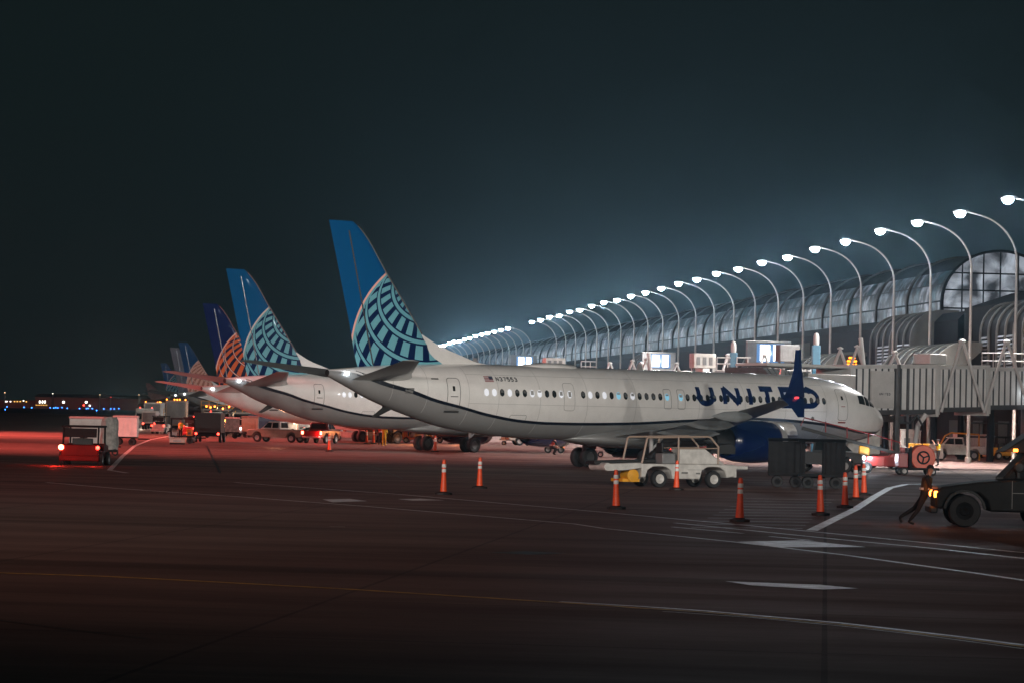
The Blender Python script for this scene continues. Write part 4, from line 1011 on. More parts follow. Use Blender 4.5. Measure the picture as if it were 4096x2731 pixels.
def cart(label, pos, rz, L=2.6, w_=1.5, h=2.05, cover=GSED, left=True, right=True, side_=True, group='baggage carts', name='baggage_cart', frame=None):
    t = T(name, label, 'baggage cart', pos, rz, group); f = frame or GSED; hw = w_/2
    m = MB(); m.bb(-L/2, L/2, -hw, hw, .50, .62); m.bb(L/2, L/2+.9, -.05, .05, .42, .50); m.build('deck', f, t, bevel=.02)
    m = MB()
    for x in (-L/2+.05, L/2-.05):
        for y in (-hw+.05, hw-.05): m.cyl((x, y, .6), (x, y, h), .04, 6)
    m.build('post', f, t)
    m = MB(); m.loft([[(x, y, z) for y, z in ((-hw-.05, h), (hw+.05, h), (hw*.5, h+.12), (-hw*.5, h+.12))] for x in (-L/2-.05, L/2+.05)]); m.build('roof', cover, t, bevel=.02)
    for on, x in ((left, -L/2+.02), (right, L/2-.02)):
        if on: m = MB(); m.bb(x-.03, x+.03, -hw+.02, hw-.02, .6, h); m.build('end_panel', cover, t)
    if side_:
        a, b = side_ if isinstance(side_, tuple) else (-.5, .5)
        for y in (-hw, hw):
            m = MB(); n = 14; vs = []
            for i in range(n+1):
                x = L*(a+(b-a)*i/n); o = .03*math.sin(i*2.2)
                vs += [(x, y+o, .62), (x, y+o*.4, h-.02)]
            m.add(vs, [(2*i, 2*i+1, 2*i+3, 2*i+2) for i in range(n)]); m.build('curtain', cover, t)
    wheels(t, [(x, y) for x in (-L/2+.38, L/2-.38) for y in (-hw+.12, hw-.12)], .25, .14, rim=GSED)
    return t
def tug(label, pos, rz, paint, L=2.9, w_=1.7, roof=True, tail=None, tailb=None, group=None, pw=0):
    t = T('baggage_tractor', label, 'tractor', pos, rz, group); hw = w_/2
    m = MB(); m.prism([(L/2, .35), (L/2, .95), (L/2-.9, 1.05), (.15, 1.05), (.1, .7), (-.7, .7), (-.75, 1.0), (-L/2, 1.0), (-L/2, .32)], -hw+.12, hw-.12); m.build('body', paint, t, bevel=.05)
    m = MB(); m.bb(-L/2-.12, -L/2+.05, -hw+.05, hw-.05, .22, .48); m.build('rear_bumper', paint, t, bevel=.05)
    m = MB(); m.bb(-.65, -.1, -.5, .5, .7, .85); m.bb(-.7, -.55, -.5, .5, .85, 1.3); m.build('seat', BLACK, t, bevel=.04)
    m = MB(); m.tube([(.45, .1, 1.05), (.2, .1, 1.3)], .03, 6); m.lathe([(.17, -.02), (.2, 0), (.17, .02)], c=(.15, .1, 1.32), n=12); m.build('steering_wheel', BLACK, t)
    if roof:
        m = MB()
        for x in (-L/2+.25, .75):
            for y in (-hw+.18, hw-.18): m.cyl((x, y, .95), (x*.9, y, 1.85), .045, 6)
        m.build('roof_post', GSED, t)
        m = MB(); m.bb(-L/2+.1, .85, -hw+.1, hw-.1, 1.82, 1.92); m.build('roof', GSED, t, bevel=.04)
        m = MB(); m.add([(-L/2+.2, -hw+.24, 1.35), (-L/2+.2, hw-.24, 1.35), (-L/2+.28, hw-.24, 1.78), (-L/2+.28, -hw+.24, 1.78)], [(0, 1, 2, 3)]); m.build('rear_window', DARKGLASS, t)
    wheels(t, [(x, y) for x in (-L/2+.55, L/2-.5) for y in (-hw+.1, hw-.1)], .33, .24)
    for sg, mt in ((1, tailb or tail or E_RED), (-1, tail or E_RED)):
        r_ = .13 if mt is E_REDB else .09
        m = MB(); m.lathe([(0, -.06), (r_, -.05), (r_, .02), (0, .03)], c=(-L/2-.03, sg*(hw-.14), .86), axis='x', n=12); m.build('tail_light', mt, t)
        if pw: light('POINT', (-L/2-1.7, sg*(hw-.1), .35), pw*(1 if sg > 0 else .3), (1, .03, .02), .08, parent=t, name='tail_light_glow')
    return t
EQ = random.Random(11)

# white belt loader in the middle
p = (g(2635, 1948)+g(2855, 1950))/2; dv = g(2855, 1950)-g(2635, 1948); an = math.atan2(dv.y, dv.x)
t = T('belt_loader', 'white belt loader with rail frame, yellow drum and two wheels towards the camera', 'belt loader', p + Vector((-math.sin(an), math.cos(an), 0))*.85, an)
m = MB(); m.prism([(-2.15, .42), (-2.15, .98), (2.35, .98), (2.35, .5), (1.95, .42), (1.85, .72), (1.6, .86), (1.3, .88), (1.0, .86), (.75, .72), (.65, .36), (-.65, .36), (-.75, .72), (-1.0, .86), (-1.3, .88), (-1.6, .86), (-1.85, .72), (-1.95, .42)], -.85, .85); m.build('body', GSEW, t, bevel=.04)
m = MB(); m.prism([(-.35, .985), (-.35, 1.62), (.9, 1.62), (1.45, 1.25), (1.85, .985)], -.84, -.1); m.build('engine_cover', GSEW, t, bevel=.04)
m = MB(); m.bb(-1.15, -.50, -.80, -.2, .985, 1.42); m.build('seat_box', GSEG, t, bevel=.04)
m = MB(); m.bb(-1.1, -.6, -.75, -.25, 1.42, 1.50); m.bb(-1.15, -1.05, -.75, -.25, 1.45, 1.85); m.build('seat', BLACK, t, bevel=.03)
for y in (-.86, .80):
    m = MB(); m.tube([(-2.15, y, 1.0), (-1.92, y, 2.02), (-1.85, y, 2.06), (1.0, y, 2.14), (1.12, y, 2.10), (1.5, y, 1.72), (1.5, y, 1.0)], .045, 8); m.tube([(-.42, y, 1.0), (-.42, y, 2.1)], .04, 8); m.tube([(-.4, y, 1.62), (1.5, y, 1.66)], .025, 6); m.build('rail_frame', TAN, t)
m = MB(); m.prism([(-4.1, .92), (-4.1, 1.06), (-1.2, 1.16), (-1.2, 1.02)], -.35, .45); m.prism([(1.2, 1.42), (1.9, 1.8), (2.4, 1.86), (2.65, 1.72), (2.65, 1.42)], -.35, .45); m.prism([(-1.2, 1.02), (-1.2, 1.16), (1.3, 1.55), (1.3, 1.41)], -.04, .45); m.build('conveyor_belt', BLACK, t, bevel=.02)
m = MB(); m.prism([(-3.75, .66), (-3.8, .95), (-2.1, 1.02), (-2.1, .80), (-2.9, .70)], -.84, -.45); m.lathe([(0, -.85), (.17, -.83), (.17, .55), (0, .57)], c=(-3.72, 0, .83), axis='y', n=14); m.build('conveyor_frame', GSEW, t, bevel=.02)
m = MB(); m.lathe([(0, -.7), (.27, -.68), (.27, -.05), (0, -.03)], c=(-2.45, 0, .48), axis='y', n=18); m.bb(-2.9, -2.1, -.6, .4, .22, .35); m.build('hydraulic_drum', YELLOW, t)
m = MB(); m.bb(2.35, 3.3, -.3, .3, .78, .92); m.bb(2.3, 2.45, -.8, .8, .45, .95); m.build('tow_bar', GSEW, t, bevel=.02)
m = MB(); m.box((-.1, -.857, .62), (.30, .01, .07)); m.box((.5, -.857, .75), (.9, .01, .012)); m.box((.55, -.857, .60), (.2, .01, .06)); m.build('panel_handle', SEAM, t)
wheels(t, [(-1.3, -.78), (1.3, -.78), (-1.3, .78), (1.3, .78)], .36, .24, rim=GSEW)

# dark baggage carts right of the belt loader
a = g(3107, 1945); b = g(3190, 1950); an = R(-4)
cart('dark baggage cart with closed sides, left of two coupled carts beside the blue engine', (g(3150, 1948)) + Vector((0, .7, 0)), an, L=1.55, h=2.0, cover=GSED)
cart('dark open baggage cart with one curtained end, right of two coupled carts', (g(3292, 1953)) + Vector((0, .7, 0)), an, L=1.95, h=2.0, cover=GSED, side_=(0.02, .5), left=False)

# silver van with its headlamp on, behind the carts
t = pickup('dark silver pickup with one glaring headlamp, behind the open baggage cart', g(3400, 1890)+Vector((-1.2, 1.6, 0)), R(-24), mat('dark_silver_paint', (.05, .05, .052), .3, coat=.4), 4.9, 1.9, head=E_HEAD)
light('POINT', (2.8, -.6, .9), 120, (.75, .88, 1), .08, parent=t, name='headlight_glow')

# red belt loader with its ramp raised to the hold
t = T('ramp_loader', 'red loader with a long railed ramp rising left to the airliner hold', 'belt loader', g(3548, 1893)+Vector((0, .8, 0)), R(180-4))
m = MB(); m.prism([(-1.4, .4), (-1.4, 1.15), (-.3, 1.15), (-.2, 1.0), (1.6, .95), (1.7, .4)], -.8, .8); m.build('body', RED, t, bevel=.04)
m = MB(); m.prism([(-.9, 1.0), (-.9, 1.18), (4.7, 2.55), (4.75, 2.37)], -.4, .4); m.build('ramp', BLACK, t, bevel=.02)
for y in (-.45, .45):
    m = MB(); m.tube([(-.8, y, 1.75), (.6, y, 2.15), (4.6, y, 3.05), (4.8, y, 2.6)], .035, 6)
    for x in (-.3, 1.0, 2.2, 3.4): m.tube([(x, y, 1.2+(x+.9)*.245), (x, y, 1.85+(x+.9)*.235)], .03, 6)
    m.build('hand_rail', RED if y > 0 else GSEG, t)
m = MB(); m.bb(.9, 1.5, -.7, .1, .95, 1.55); m.build('seat', YELLOW, t, bevel=.05)
m = MB(); m.bb(-1.3, -.8, -.6, .6, 1.15, 1.5); m.build('engine_cover', RED, t, bevel=.05)
wheels(t, [(-.9, -.75), (1.1, -.75), (-.9, .75), (1.1, .75)], .34)

# orange hose reel on a cart
t = T('hose_reel_cart', 'cart carrying a big round orange hose reel, right of the red loader', 'hose reel', g(3690, 1900)+Vector((0, .6, 0)), R(8))
m = MB(); m.lathe([(0, -.42), (.66, -.42), (.70, -.38), (.70, .38), (.66, .42), (0, .42)], c=(0, 0, .98), axis='y', n=32); rl = m.build('reel', ORPAINT, t)
m = MB(); m.lathe([(.28, -.46), (.30, -.48), (.36, -.48), (.38, -.43)], c=(0, 0, .98), axis='y', n=24)
for a in (20, 140, 260): m.box((.17*math.cos(R(a)), -.45, .98+.17*math.sin(R(a))), (.34, .05, .08), ry=-R(a))
m.build('hub', GSED, rl)
m = MB(); m.bb(-1.5, .9, -.5, .5, .28, .42); m.bb(-.8, -.65, -.45, .45, .42, 1.5); m.build('frame', GSED, t)
m = MB(); m.bb(-1.4, -.85, -.4, .4, .42, 1.2); m.build('motor_box', RED, t, bevel=.05)
wheels(t, [(-1.1, -.5), (.5, -.5), (-1.1, .5), (.5, .5)], .22, .14)

# vehicles and plant under the bridge on the right
def hose(label, pts, r=.07, mt=BLACK):
    t = T('bridge_hose', label, 'hose', tuple(pts[0][:2])+(0,), 0)
    b = Vector(t.location); P = [Vector(q)-b for q in pts]
    C = []
    for i in range(len(P)-1):
        for k in range(5):
            u = k/5; C.append(P[i].lerp(P[i+1], u))
    C.append(P[-1]); m = MB(); m.tube(C, r, 8); m.build('tube', mt, t)
    m = MB(); m.cyl(P[-1], (P[-1].x, P[-1].y, .0), .03, 6); m.build('stand', GSED, t)
hose('black hose sagging below the boarding bridge, right of the nose', [D(3560, 1665, 187), D(3585, 1690, 187), D(3640, 1690, 187), D(3668, 1660, 187), D(3690, 1700, 187)])
hose('thick pale hose slanting from the boarding bridge floor beside the drive column', [D(3705, 1655, 188), D(3685, 1680, 188), D(3672, 1700, 188), D(3660, 1770, 188)], .16, BRIDGEW)
tug('red baggage tractor right of the long ramp loader', g(3625, 1862)+Vector((0, 2.5, 0)), R(170), RED, 2.7, 1.6, roof=False)
cart('white cart under the boarding bridge, right of the white pickup', g(3900, 1830)+Vector((0, 3, 0)), R(5), L=2.6, h=1.9, cover=WCANVAS, side_=(0, .5))
tug('small yellow tractor at the far right behind the black rack', g(4040, 1840)+Vector((0, 4, 0)), R(20), YELLOW, 2.6, 1.6)
boxtruck('white catering truck parked behind the boarding bridge column, right of the nose', g(3560, 1815)+Vector((0, 14, 0)), R(20), GSEW, GSEW, L=6, w_=2.2, h=2.9, head=E_HEAD)
light('SPOT', D(3560, 1705, 204), 2200, (1.0, .80, .70), .3, g(3560, 1830), 130, .7, name='under_bridge_lamp')
pickup('white service pickup with a yellow rail, under the boarding bridge at the right', g(3830, 1838)+Vector((0, 1, 0)), R(182), GSEW, 4.6)
t = T('equipment_rack', 'tall black steel rack in front of the white pickup at the right edge', 'rack', g(3960, 1835), R(4))
m = MB()
for x in (-2.2, -1.0, .25, 1.4, 2.6):
    m.bb(x, x+.11, -.05, .05, 0, 2.9)
for z in (.55, 1.75, 2.9): m.bb(-2.2, 2.9, -.06, .06, z, z+.14)
m.bb(-2.2, 2.9, -.9, .9, .45, .55); m.build('frame', BLACK, t)
wheels(t, [(-1.8, -.6), (2.4, -.6), (-1.8, .6), (2.4, .6)], .28, .16)
t = T('yellow_rail_frame', 'yellow bent tube frame over the white service pickup', 'rail', g(3830, 1838)+Vector((.1, .2, 0)), 0)
m = MB(); m.tube([(-1.6, 0, .9), (-1.1, 0, 1.9), (-.6, 0, 2.15), (1.6, 0, 2.05)], .06, 8); m.tube([(1.6, 0, 2.05), (1.65, 0, 0)], .06, 8); m.tube([(-1.6, 0, .9), (-1.6, 0, 0)], .06, 8); m.build('tube', YELLOW, t)
def crate(label, p, d, mt, group='boxes and cabinets under the bridge', rz=0.1, name='equipment_cabinet'):
    t = T(name, label, 'cabinet', p, rz, group)
    m = MB(); m.bb(-d[0]/2, d[0]/2, -d[1]/2, d[1]/2, .12, d[2]); m.build('casing', mt, t, bevel=.04)
    m = MB(); m.bb(-d[0]/2-.04, d[0]/2+.04, -d[1]/2-.04, d[1]/2+.04, d[2], d[2]+.07); m.build('lid', mt, t)
    m = MB(); m.box((0, -d[1]/2-.01, d[2]*.6), (d[0]*.5, .02, d[2]*.25)); m.build('panel', GSEG, t)
    m = MB(); m.bb(-d[0]/2+.05, d[0]/2-.05, -d[1]/2+.05, d[1]/2-.05, 0, .12); m.build('skid', GSED, t)
crate('tall white cabinet under the bridge, between the nose and the hose reel', g(3622, 1835), (1.0, .8, 2.3), GSEW)
crate('smaller white cabinet right beside the tall white one', g(3662, 1835)+Vector((.1, .5, 0)), (.6, .6, 2.2), GSEW)
crate('low yellow generator behind the orange hose reel', g(3640, 1845)+Vector((.4, -1.0, 0)), (1.5, .9, 1.3), YELLOW)
crate('white and grey power unit between the hose reel and the white pickup', g(3735, 1838), (1.3, .9, 1.2), GSEW)
crate('pale cabinet behind the black rack, left one', g(3925, 1822)+Vector((0, 2, 0)), (1.0, .8, 1.9), GSEW)
crate('pale cabinet behind the black rack, right one', g(3990, 1822)+Vector((0, 2, 0)), (1.1, .8, 1.8), TAN)
crate('orange-brown cabinet at the far right behind the black rack', g(4045, 1822)+Vector((0, 2, 0)), (.7, .8, 2.2), YELLOW)
light('SPOT', D(3720, 1700, 206), 2200, (1.0, .80, .70), .3, g(3800, 1850), 130, .7, name='under_bridge_lamp')
light('SPOT', D(4010, 1700, 206), 2200, (1.0, .80, .70), .3, g(3980, 1850), 130, .7, name='under_bridge_lamp')

# dark truck in the right foreground
DKTRUCK = mat('dark_truck_paint', (.014, .0145, .015), .6, noise=.2, spec=.15)
q = g(3860, 2108)
t = T('dark_truck', 'dark foreground truck at the right edge with a lit amber indicator', 'truck', q + Vector((2.0, .95, 0)), R(180-3))
m = MB(); m.prism([(2.75, .52), (2.78, .95), (2.6, 1.12), (1.6, 1.28), (.9, 1.34), (.7, 1.36), (-4.5, 1.4), (-4.5, .45), (1.25, .45), (1.32, .75), (1.55, .95), (1.95, 1.02), (2.35, .92), (2.52, .68), (2.56, .5)], -.92, .92); m.build('body', DKTRUCK, t, bevel=.06)
m = MB(); m.loft([[(.95, -.9, 1.36), (.95, .9, 1.36), (-1.4, .9, 1.36), (-1.4, -.9, 1.36)], [(.25, -.8, 2.12), (.25, .8, 2.12), (-1.3, .8, 2.12), (-1.3, -.8, 2.12)]]); m.build('cab', GSED, t, bevel=.05)
for sg in (-1, 1):
    m = MB(); m.add([(.72, sg*.895, 1.45), (.30, sg*.83, 2.0), (-.45, sg*.83, 2.0), (-.45, sg*.895, 1.45)], [(0, 1, 2, 3)]); m.build('side_window', DARKGLASS, t)
m = MB(); m.prism([(.95, 2.14), (.8, 2.22), (-1.1, 3.55), (-4.4, 3.6), (-4.4, 2.14)], -.95, .95); m.build('roof_fairing', DKTRUCK, t, bevel=.05)
m = MB(); m.lathe([(0, -.06), (.13, -.05), (.16, 0), (.13, .05), (0, .06)], c=(.45, .98, 1.72), axis='y', n=16); m.bb(.42, .52, .9, 1.0, 1.4, 1.6); m.build('mirror', BLACK, t, bevel=.02)
wheels(t, [(1.95, -.8), (1.95, .8), (-.25, .8), (-.25, -.8)], .46, .28, rim=GSED)
m = MB(); m.bb(2.70, 2.92, -.85, .85, .38, .55); m.build('bumper', BLACK, t, bevel=.04)
m = MB()
for x in (.62, -.95): m.bb(x, x+.02, .915, .927, .55, 1.34)
m.bb(-.75, -.5, .92, .95, 1.12, 1.17); m.bb(-4.4, .62, .915, .925, .98, 1.0); m.build('door_seams', SEAM, t)
m = MB(); m.loft([[(1.95+.60*math.cos(a), y, .46+.60*math.sin(a)) for a in np.linspace(.1, math.pi-.1, 12)] + [(1.95+.53*math.cos(a), y, .46+.53*math.sin(a)) for a in np.linspace(math.pi-.1, .1, 12)] for y in (.90, .965)]); m.build('wheel_arch', BLACK, t)
m = MB(); m.bb(-3.6, -1.2, .93, 1.02, .42, .5); m.bb(.9, 1.1, .9, .96, 1.38, 1.44); m.build('side_step', BLACK, t)
for sg in (-1, 1):
    m = MB(); m.bb(2.6, 2.80, sg*.78-.12, sg*.78+.12, .82, 1.0); m.build('indicator', emitter('indicator_amber', (1, .20, .02), 22), t, bevel=.03)
m = MB(); m.bb(.5, .62, .93, .99, 2.16, 2.24); m.build('marker_lamp', E_AMB, t)
light('POINT', (3.0, .95, .9), 7, (1, .25, .03), .08, parent=t, name='indicator_glow')
light('POINT', (.7, 1.1, 2.1), 6, (1, .25, .03), .05, parent=t, name='marker_glow')

# tractor and canvas carts at the left
p = (g(240, 1860)+g(410, 1858))/2
tug('red lit baggage tractor seen from behind, with glaring tail lights, leftmost vehicle', Vector((p.x, p.y+1.0, 0)), R(88), mat('tractor_dark_red_paint', (.09, .007, .006), .6, noise=.2, spec=.08), L=2.9, w_=2.05, tail=E_RED, tailb=E_REDB, pw=110)
cart('white canvas cart right behind the red lit tractor', g(330, 1815)+Vector((.1, 1.5, 0)), R(5), L=2.1, w_=1.9, h=2.1, cover=WCANVAS, group='covered carts at the left')
t = T('tarpaulin_load', 'grey crumpled tarpaulin hanging over a tall load, between the two white carts', 'tarpaulin', g(425, 1822)+Vector((0, 1.2, 0)), .1)
m = MB(); rg = []
for j in range(9):
    z = .35+j*.235; rg.append([(.50*(1+.10*math.sin(3.1*k+j*.9))*math.cos(2*math.pi*k/16)*(1 if j < 8 else .7), .6*(1+.1*math.cos(2.3*k+j))*math.sin(2*math.pi*k/16)*(1 if j < 8 else .7), z+.03*math.sin(k*2+j)) for k in range(16)])
m.loft(rg); m.build('sheet', CANVAS, t)
m = MB(); m.bb(-.5, .5, -.6, .6, .22, .36); m.build('pallet', GSED, t)
wheels(t, [(-.35, -.5), (.35, -.5)], .2, .12, False)
cart('second white canvas cart, right of the grey tarpaulin', g(490, 1778)+Vector((.1, 1, 0)), R(3), L=1.75, w_=1.7, h=2.05, cover=WCANVAS, group='covered carts at the left')
# bright oncoming vehicle and bus behind
t = boxtruck('white high truck with two glaring headlamps facing the camera, left of the small white bus', g(563, 1712)+Vector((0, 3, 0)), R(-88), GSEW, GSEW, L=6, w_=1.9, h=2.6, head=emitter('high_beam', (1, .93, .82), 60), marks=(-.8, .8))
light('SPOT', (3.6, 0, 1.0), 2600, (1, .86, .70), .2, None or (0, 0, 0), 80, .6, t).rotation_euler = (R(80), 0, R(-90))
boxtruck('small white bus seen from behind with two red lamps, in the left middle distance', g(603, 1716), R(92), GSEW, GSEW, L=6, w_=1.8, h=2.3, name='bus', cat='bus', tail=E_RED)
boxtruck('tall white truck with red marker lamps, behind the small white bus', g(655, 1690)+Vector((0, 0, 0)), R(90), GSEW, WCANVAS, L=7, w_=1.9, h=3.5, tail=E_RED, marks=(-.8, .2, .8))
boxtruck('raised catering truck with five amber lamps on its roof edge', g(707, 1728), R(94), GSEG, TAN, L=7.5, w_=2.3, h=3.6, name='catering_truck', cat='catering truck', marks=(-.9, -.35, -.1, .15, .9))
boxtruck('black high-sided truck seen from behind, between the crates and the pale pickup', g(830, 1767)+Vector((0, 2, 0)), R(91), GSED, BLACK, L=6, w_=2.25, h=2.45, tail=E_RED, openbox=True)
cart('flat dark cart beside the worker in hi-vis, left of the black truck', g(730, 1772), R(4), L=1.9, w_=1.3, h=1.9, cover=GSED, left=True, right=False, side_=False)
crate('long low tan crate on the ground left of the black truck', g(712, 1775)+Vector((0, -.6, 0)), (1.25, .7, .45), TAN, 'crates around the hi-vis worker', name='crate')
for i, (px, py, dd, mt, lb) in enumerate(((757, 1752, (.5, .5, .8), YELLOW, 'small yellow crate against the black truck'), (770, 1770, (.45, .4, .5), GSEG, 'little grey crate at the foot of the black truck'), (690, 1757, (.7, .6, .6), GSEW, 'little white crate on the left of the flat dark cart'))):
    crate(lb, g(px, py), dd, mt, 'crates around the hi-vis worker', name='crate')
pickup('small white car with one bluish glaring headlamp, behind the black truck', g(925, 1748)+Vector((0, 6, 0)), R(-55), GSEW, 4.0, 1.75, head=E_HEAD, cat='car', name='car')
cart('brown closed cart left of the pale pickup', g(985, 1750)+Vector((0, 4, 0)), R(2), L=1.6, w_=1.4, h=2.0, cover=TAN)
cart('open cart with a white frame and blue lining behind the pale pickup', g(1045, 1748)+Vector((0, 5, 0)), R(2), L=3.4, w_=1.5, h=2.1, cover=BLUESTEEL, frame=GSEW, left=True, right=False)
pickup('pale tan pickup facing left with red tail lamp, under the second airliner', (g(1020, 1765)+g(1150, 1768))/2 + Vector((.6, .7, 0)), R(158), TAN, 5.3, two=GSEW, tail=E_RED)
pickup('low red lit car seen from behind with two bright brake lamps', (g(1210, 1772)+g(1345, 1772))/2 + Vector((0, 1.6, 0)), R(72), mat('dark_red_car_paint', (.10, .012, .014), .3), 4.3, 1.95, tail=E_REDB, cat='car', name='car')
q = (g(1210, 1772)+g(1345, 1772))/2
light('POINT', (q.x, q.y-.9, .8), 160, (1, .04, .03), .12, name='brake_light_glow')
t = T('conveyor_loader', 'white low conveyor loader stretching right behind the red lit car', 'belt loader', g(1400, 1765)+Vector((0, 8, 0)), R(-12))
m = MB(); m.prism([(-3.4, 1.25), (-3.4, 1.5), (2.6, .95), (2.6, .7)], -.5, .5); m.build('conveyor', GSEW, t, bevel=.03)
m = MB(); m.prism([(-2.2, .3), (-2.2, .95), (1.8, .7), (1.8, .3)], -.8, .8); m.build('body', GSEW, t, bevel=.03)
m = MB(); m.bb(.9, 1.4, -.9, -.75, .5, .8); m.build('lamp_box', YELLOW, t)
wheels(t, [(-1.4, -.75), (1.2, -.75)], .3)
tug('white baggage tractor just left of the cone pair', g(1482, 1768)+Vector((0, 2.5, 0)), R(80), GSEW, 2.6, 1.6, roof=False, tail=RED)
def lamprow(name, label, cat, px, py, dy, W, Hh, lamps, mt=GSED):
    t = T(name, label, cat, g(px, py)+Vector((0, dy, 0)), R(EQ.uniform(-8, 8)))
    m = MB(); m.bb(-W/2, W/2, -.9, .9, .3, .5); m.bb(-W/2, -W/2+.9, -.8, .8, .5, 1.6); m.build('chassis', mt, t, bevel=.04)
    m = MB(); m.bb(-W/2+1.0, W/2, -.9, .9, Hh-.15, Hh)
    for x in (-W/2+1.1, W/2-.1):
        m.cyl((x, -.8, .5), (x, -.8, Hh), .06, 6); m.cyl((x, .8, .5), (x, .8, Hh), .06, 6)
    m.box((.45, -.8, (Hh+.5)/2), (math.hypot(W-1.4, Hh-.7), .07, .07), ry=-math.atan2(Hh-.7, W-1.4)); m.build('platform', GSEG, t)
    m = MB()
    for z in (Hh+.45, Hh+.9): m.cyl((-W/2+1.0, -.88, z), (W/2, -.88, z), .03, 6)
    for x in np.linspace(-W/2+1.0, W/2, 5): m.cyl((x, -.88, Hh), (x, -.88, Hh+.9), .03, 6)
    m.build('railing', YELLOW, t)
    for x, z, mm in lamps:
        m = MB(); m.lathe([(0, -.07), (.09, -.05), (.09, .05), (0, .07)], c=(x*W/2, -.95, z), axis='y', n=8); m.build('lamp', mm, t)
    wheels(t, [(-W/2+.5, -.8), (W/2-.5, -.8)], .38)
    return t
lamprow('cargo_loader', 'high platform loader with a string of amber lamps, under the third airliner tail', 'loader', 800, 1735, 14, 4.6, 2.7, [(-.3, 3.0, E_AMB), (-.1, 2.9, E_AMB), (.1, 3.0, E_AMB), (.5, 2.8, E_AMB), (.8, 3.0, E_AMB), (-.9, 1.2, E_RED), (.9, .6, E_WARM)])
lamprow('cargo_loader', 'platform loader with white and amber lamps behind the black high-sided truck', 'loader', 885, 1735, 20, 4.2, 2.4, [(-.2, 2.6, E_WARM), (.3, 2.7, E_AMB), (.7, 2.6, E_WARM), (-.8, 1.0, E_WARM)])
lamprow('cargo_loader', 'low platform loader with a red and a white lamp left of the catering truck', 'loader', 672, 1716, 0, 3.2, 1.7, [(-.6, .9, E_RED), (.5, 1.9, E_RED), (.2, 1.2, E_WARM)], GSEW)
lamprow('cargo_loader', 'grey platform loader with yellow railing right of the pale pickup', 'loader', 1215, 1745, 8, 4.4, 2.1, [(-.7, 1.4, E_WARM), (.2, 2.3, E_AMB), (.9, .8, E_AMB)], GSEW)
lamprow('cargo_loader', 'orange lit platform loader above the conveyor, left of the wrapped pallet', 'loader', 1450, 1752, 10, 4.0, 1.6, [(-.5, 1.8, E_AMB), (.5, 1.7, E_RED), (.9, 1.0, E_WARM)], ORPAINT)
boxtruck('white van with amber roof lamps right of the platform loader, beside the pale pickup', g(1195, 1740)+Vector((0, 20, 0)), R(20), GSEW, GSEW, L=5, w_=1.9, h=2.2, name='van', cat='van', marks=(-.6, .6))
tug('white tractor with red lamps between the small bus and the flat dark cart', g(645, 1733), R(80), GSEW, 2.7, 1.6, tail=E_RED)
tug('red tractor with a roof left of the black high-sided truck', g(768, 1748)+Vector((0, 4, 0)), R(60), RED, 2.7, 1.6, tail=E_RED)
cart('pale cart in shadow right of the black high-sided truck', g(905, 1752)+Vector((0, 2, 0)), R(8), L=2.0, h=1.9, cover=CANVAS)
light('POINT', g(840, 1735)+Vector((0, 12, 2.6)), 1300, (1, .55, .25), .25, name='loader_lamp')
light('POINT', g(660, 1722)+Vector((0, -2, 2.0)), 1500, (1, .45, .35), .25, name='loader_lamp')
light('POINT', g(1230, 1745)+Vector((0, 5, 2.0)), 800, (1, .80, .60), .25, name='loader_lamp')

boxtruck('distant white van with a red lamp pair between the raised truck and the platform loader', g(757, 1722)+Vector((0, 30, 0)), R(85), GSEW, GSEW, L=5, w_=2, h=2.3, name='van', cat='van', marks=(0,))
pickup('distant pale pickup with a glaring headlamp, facing left behind the white conveyor', g(1335, 1745)+Vector((0, 22, 0)), R(200), GSEW, 5.0, head=E_HEAD, tail=E_RED)
boxtruck('distant yellow-cabbed truck above the low red lit car', g(1262, 1738)+Vector((0, 26, 0)), R(10), YELLOW, GSEG, L=6, w_=2.2, h=2.5, marks=(-.5, .5))
cart('far pale cart right of the white baggage tractor by the cone pair', g(1420, 1752)+Vector((0, 4, 0)), R(4), L=2.2, h=1.9, cover=GSEW)
cart('far dark cart directly behind the low red lit car', g(1300, 1752)+Vector((0, 8, 0)), R(-4), L=2.4, h=1.8, cover=GSEG)
boxtruck('white van with its headlamps on under the second airliner belly', g(1690, 1765)+Vector((0, 16, 0)), R(-120), GSEW, GSEW, L=5, w_=2, h=2.2, name='van', cat='van', head=E_HEAD)
pickup('white pickup parked right of the second airliner gear, seen under the near belly', g(2150, 1795)+Vector((0, 28, 0)), R(10), GSEW, 5.2, tail=E_RED)
cart('dark cart standing under the near belly, right of the main wheels', g(2440, 1838)+Vector((0, 14, 0)), R(6), L=2.6, h=1.6, cover=GSED)
cart('pale cart under the near wing, seen through the belt loader frame', g(2700, 1842)+Vector((0, 10, 0)), R(3), L=3.0, h=1.9, cover=GSEW, side_=(-.5, 0))
tug('small red tractor with a lamp, seen through the belt loader frame', g(2790, 1850)+Vector((0, 6, 0)), R(15), RED, 2.6, 1.6, roof=False)

